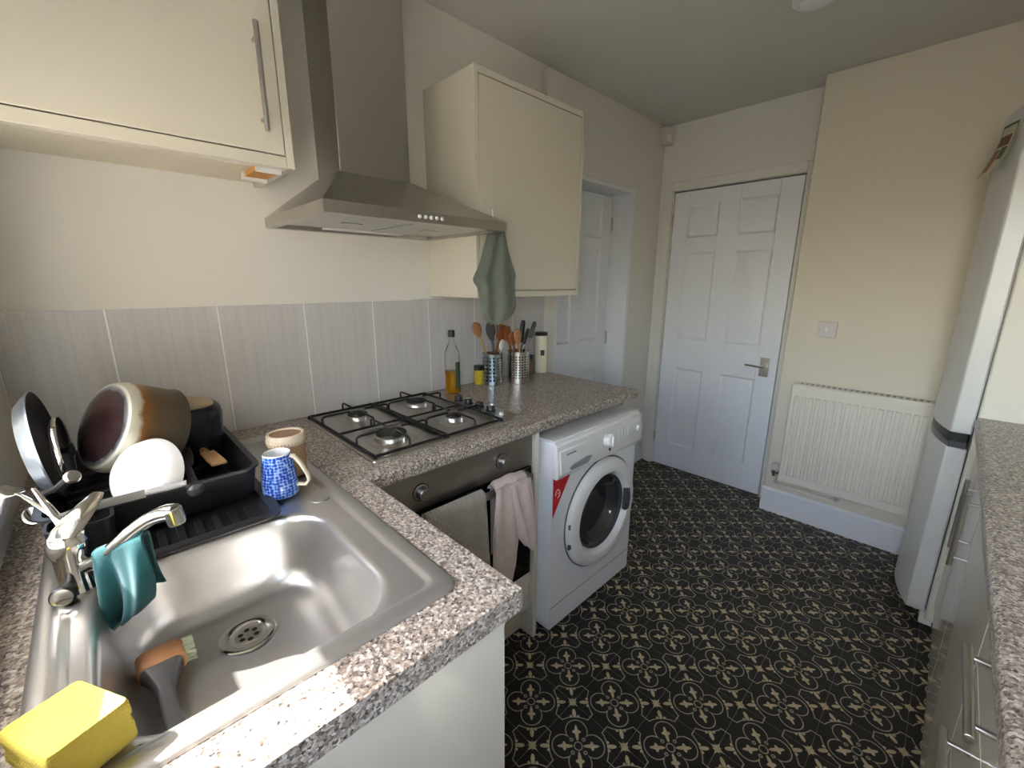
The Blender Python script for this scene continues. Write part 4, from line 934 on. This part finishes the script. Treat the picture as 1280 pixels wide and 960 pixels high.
put(G().prism(hsec(0, 24), 'z', .7785, .8055), 'handle_lip', 'grey_plastic', ldoor, .002)
box('plinth', 'white_plastic', (FXf-.01, FYa+.01, .004), (FXf+.03, FYb-.01, .058), fg)
for y in (FYa+.06, FYb-.06): put(G().cyl((1.76, y, 0), (1.76, y, .031), .018).cyl((2.22, y, 0), (2.22, y, .031), .018), 'feet', 'rubber', fg)
# printed sheet on the upper door
pg = thing('leaflet', 'curling colour leaflet stuck to the upper fridge door', 'paper', (1.62, 2.65, 1.85))
def sheet(u0, u1, v0, v1, lift):
    def fn(a, b):
        y = 2.625+.125*(u0+(u1-u0)*a); vv = v0+(v1-v0)*b; z = 1.755+.165*vv+.01*(u0+(u1-u0)*a); cur = (1-vv)**2*.040
        return (bow(y)-.003-lift-cur, y, z)
    return G().grid(fn, 10, 10)
sh = put(sheet(0, 1, 0, 1, 0), 'sheet', 'paper', pg, solid=.0008, smooth=60)
put(sheet(.0, 1, .95, 1, .0012), 'print', 'print_green', sh); put(sheet(0, .05, 0, .95, .0012), 'print', 'print_green', sh); put(sheet(.95, 1, 0, .95, .0012), 'print', 'print_green', sh)
put(sheet(.15, .9, .58, .78, .0014), 'print', 'print_brown', sh); put(sheet(.12, .45, .32, .55, .0014), 'print', 'print_green', sh); put(sheet(.5, .9, .10, .52, .0014), 'print', 'print_pink', sh)

# ------------------------------------------------------------------ right-hand worktop and units
tag(put(G().prism(nose(XW-.0005, 1.705, .870, .910, .014), 'y', YN+.0005, 2.578), 'side_worktop', 'granite', smooth=40), 'long brown-grey speckled worktop running up to the fridge', 'worktop')
FR = 1.727
def unit(name, label, y0, y1):
    u = thing(name, label, 'cabinet', (2.0, (y0+y1)/2, 0))
    put(G().box(FR+.019, y0, .12, XW-.002, y0+.016, .8695).box(FR+.019, y1-.016, .12, XW-.002, y1, .8695).box(FR+.019, y0+.016, .12, XW-.002, y1-.016, .136).box(XW-.012, y0+.016, .136, XW-.002, y1-.016, .8695), 'carcass', 'cream_edge', u)
    box('plinth', 'plinth', (FR+.030, y0, .0005), (FR+.045, y1, .119), u); return u
u = unit('drawer_cabinet', 'cream gloss drawer unit with horizontal bar handles under the long worktop', .805, 1.402)
for z0, z1, hz in ((.700, .864, .815), (.500, .696, .645), (.125, .496, .430)):
    d = box('drawer', 'cream', (FR, .8065, z0), (FR+.018, 1.4005, z1), u, .0015); bar('handle', (FR, 1.035, hz), (FR, 1.245, hz), (-.033, 0, 0), d, inset=.028)
for nm, a, b in (('double_cabinet', 1.405, 2.575),):
    u = unit(nm, 'cream gloss two-door base unit with vertical bar handles beside the fridge', a, b)
    for y0, y1, hy in ((a+.0015, 1.9885, 1.930), (1.9915, b-.0015, 2.050)):
        d = box('door', 'cream', (FR, y0, .125), (FR+.018, y1, .864), u, .0015); bar('handle', (FR, hy, .615), (FR, hy, .835), (-.033, 0, 0), d, inset=.028)
u = unit('plain_cabinet', 'cream gloss single-door base unit at the window end of the long worktop', .140, .802)
d = box('door', 'cream', (FR, .1415, .125), (FR+.018, .8005, .864), u, .0015); bar('handle', (FR, .745, .615), (FR, .745, .835), (-.033, 0, 0), d, inset=.028)
bp = (1.757, .905, .9103); o = thing('brown_pot', 'small glossy brown glazed pot on the edge of the long worktop', 'pot', bp)
put(G().lathe([(0, .0005), (.020, .0005), (.031, .010), (.035, .025), (.032, .042), (.024, .052)], bp, n=36), 'pot_wall', 'brown_glaze', o)
put(G().lathe([(.0255, .051), (.022, .058), (.008, .062), (.007, .068), (.009, .074), (0, .078)], bp, n=36), 'lid', 'brown_glaze', o)
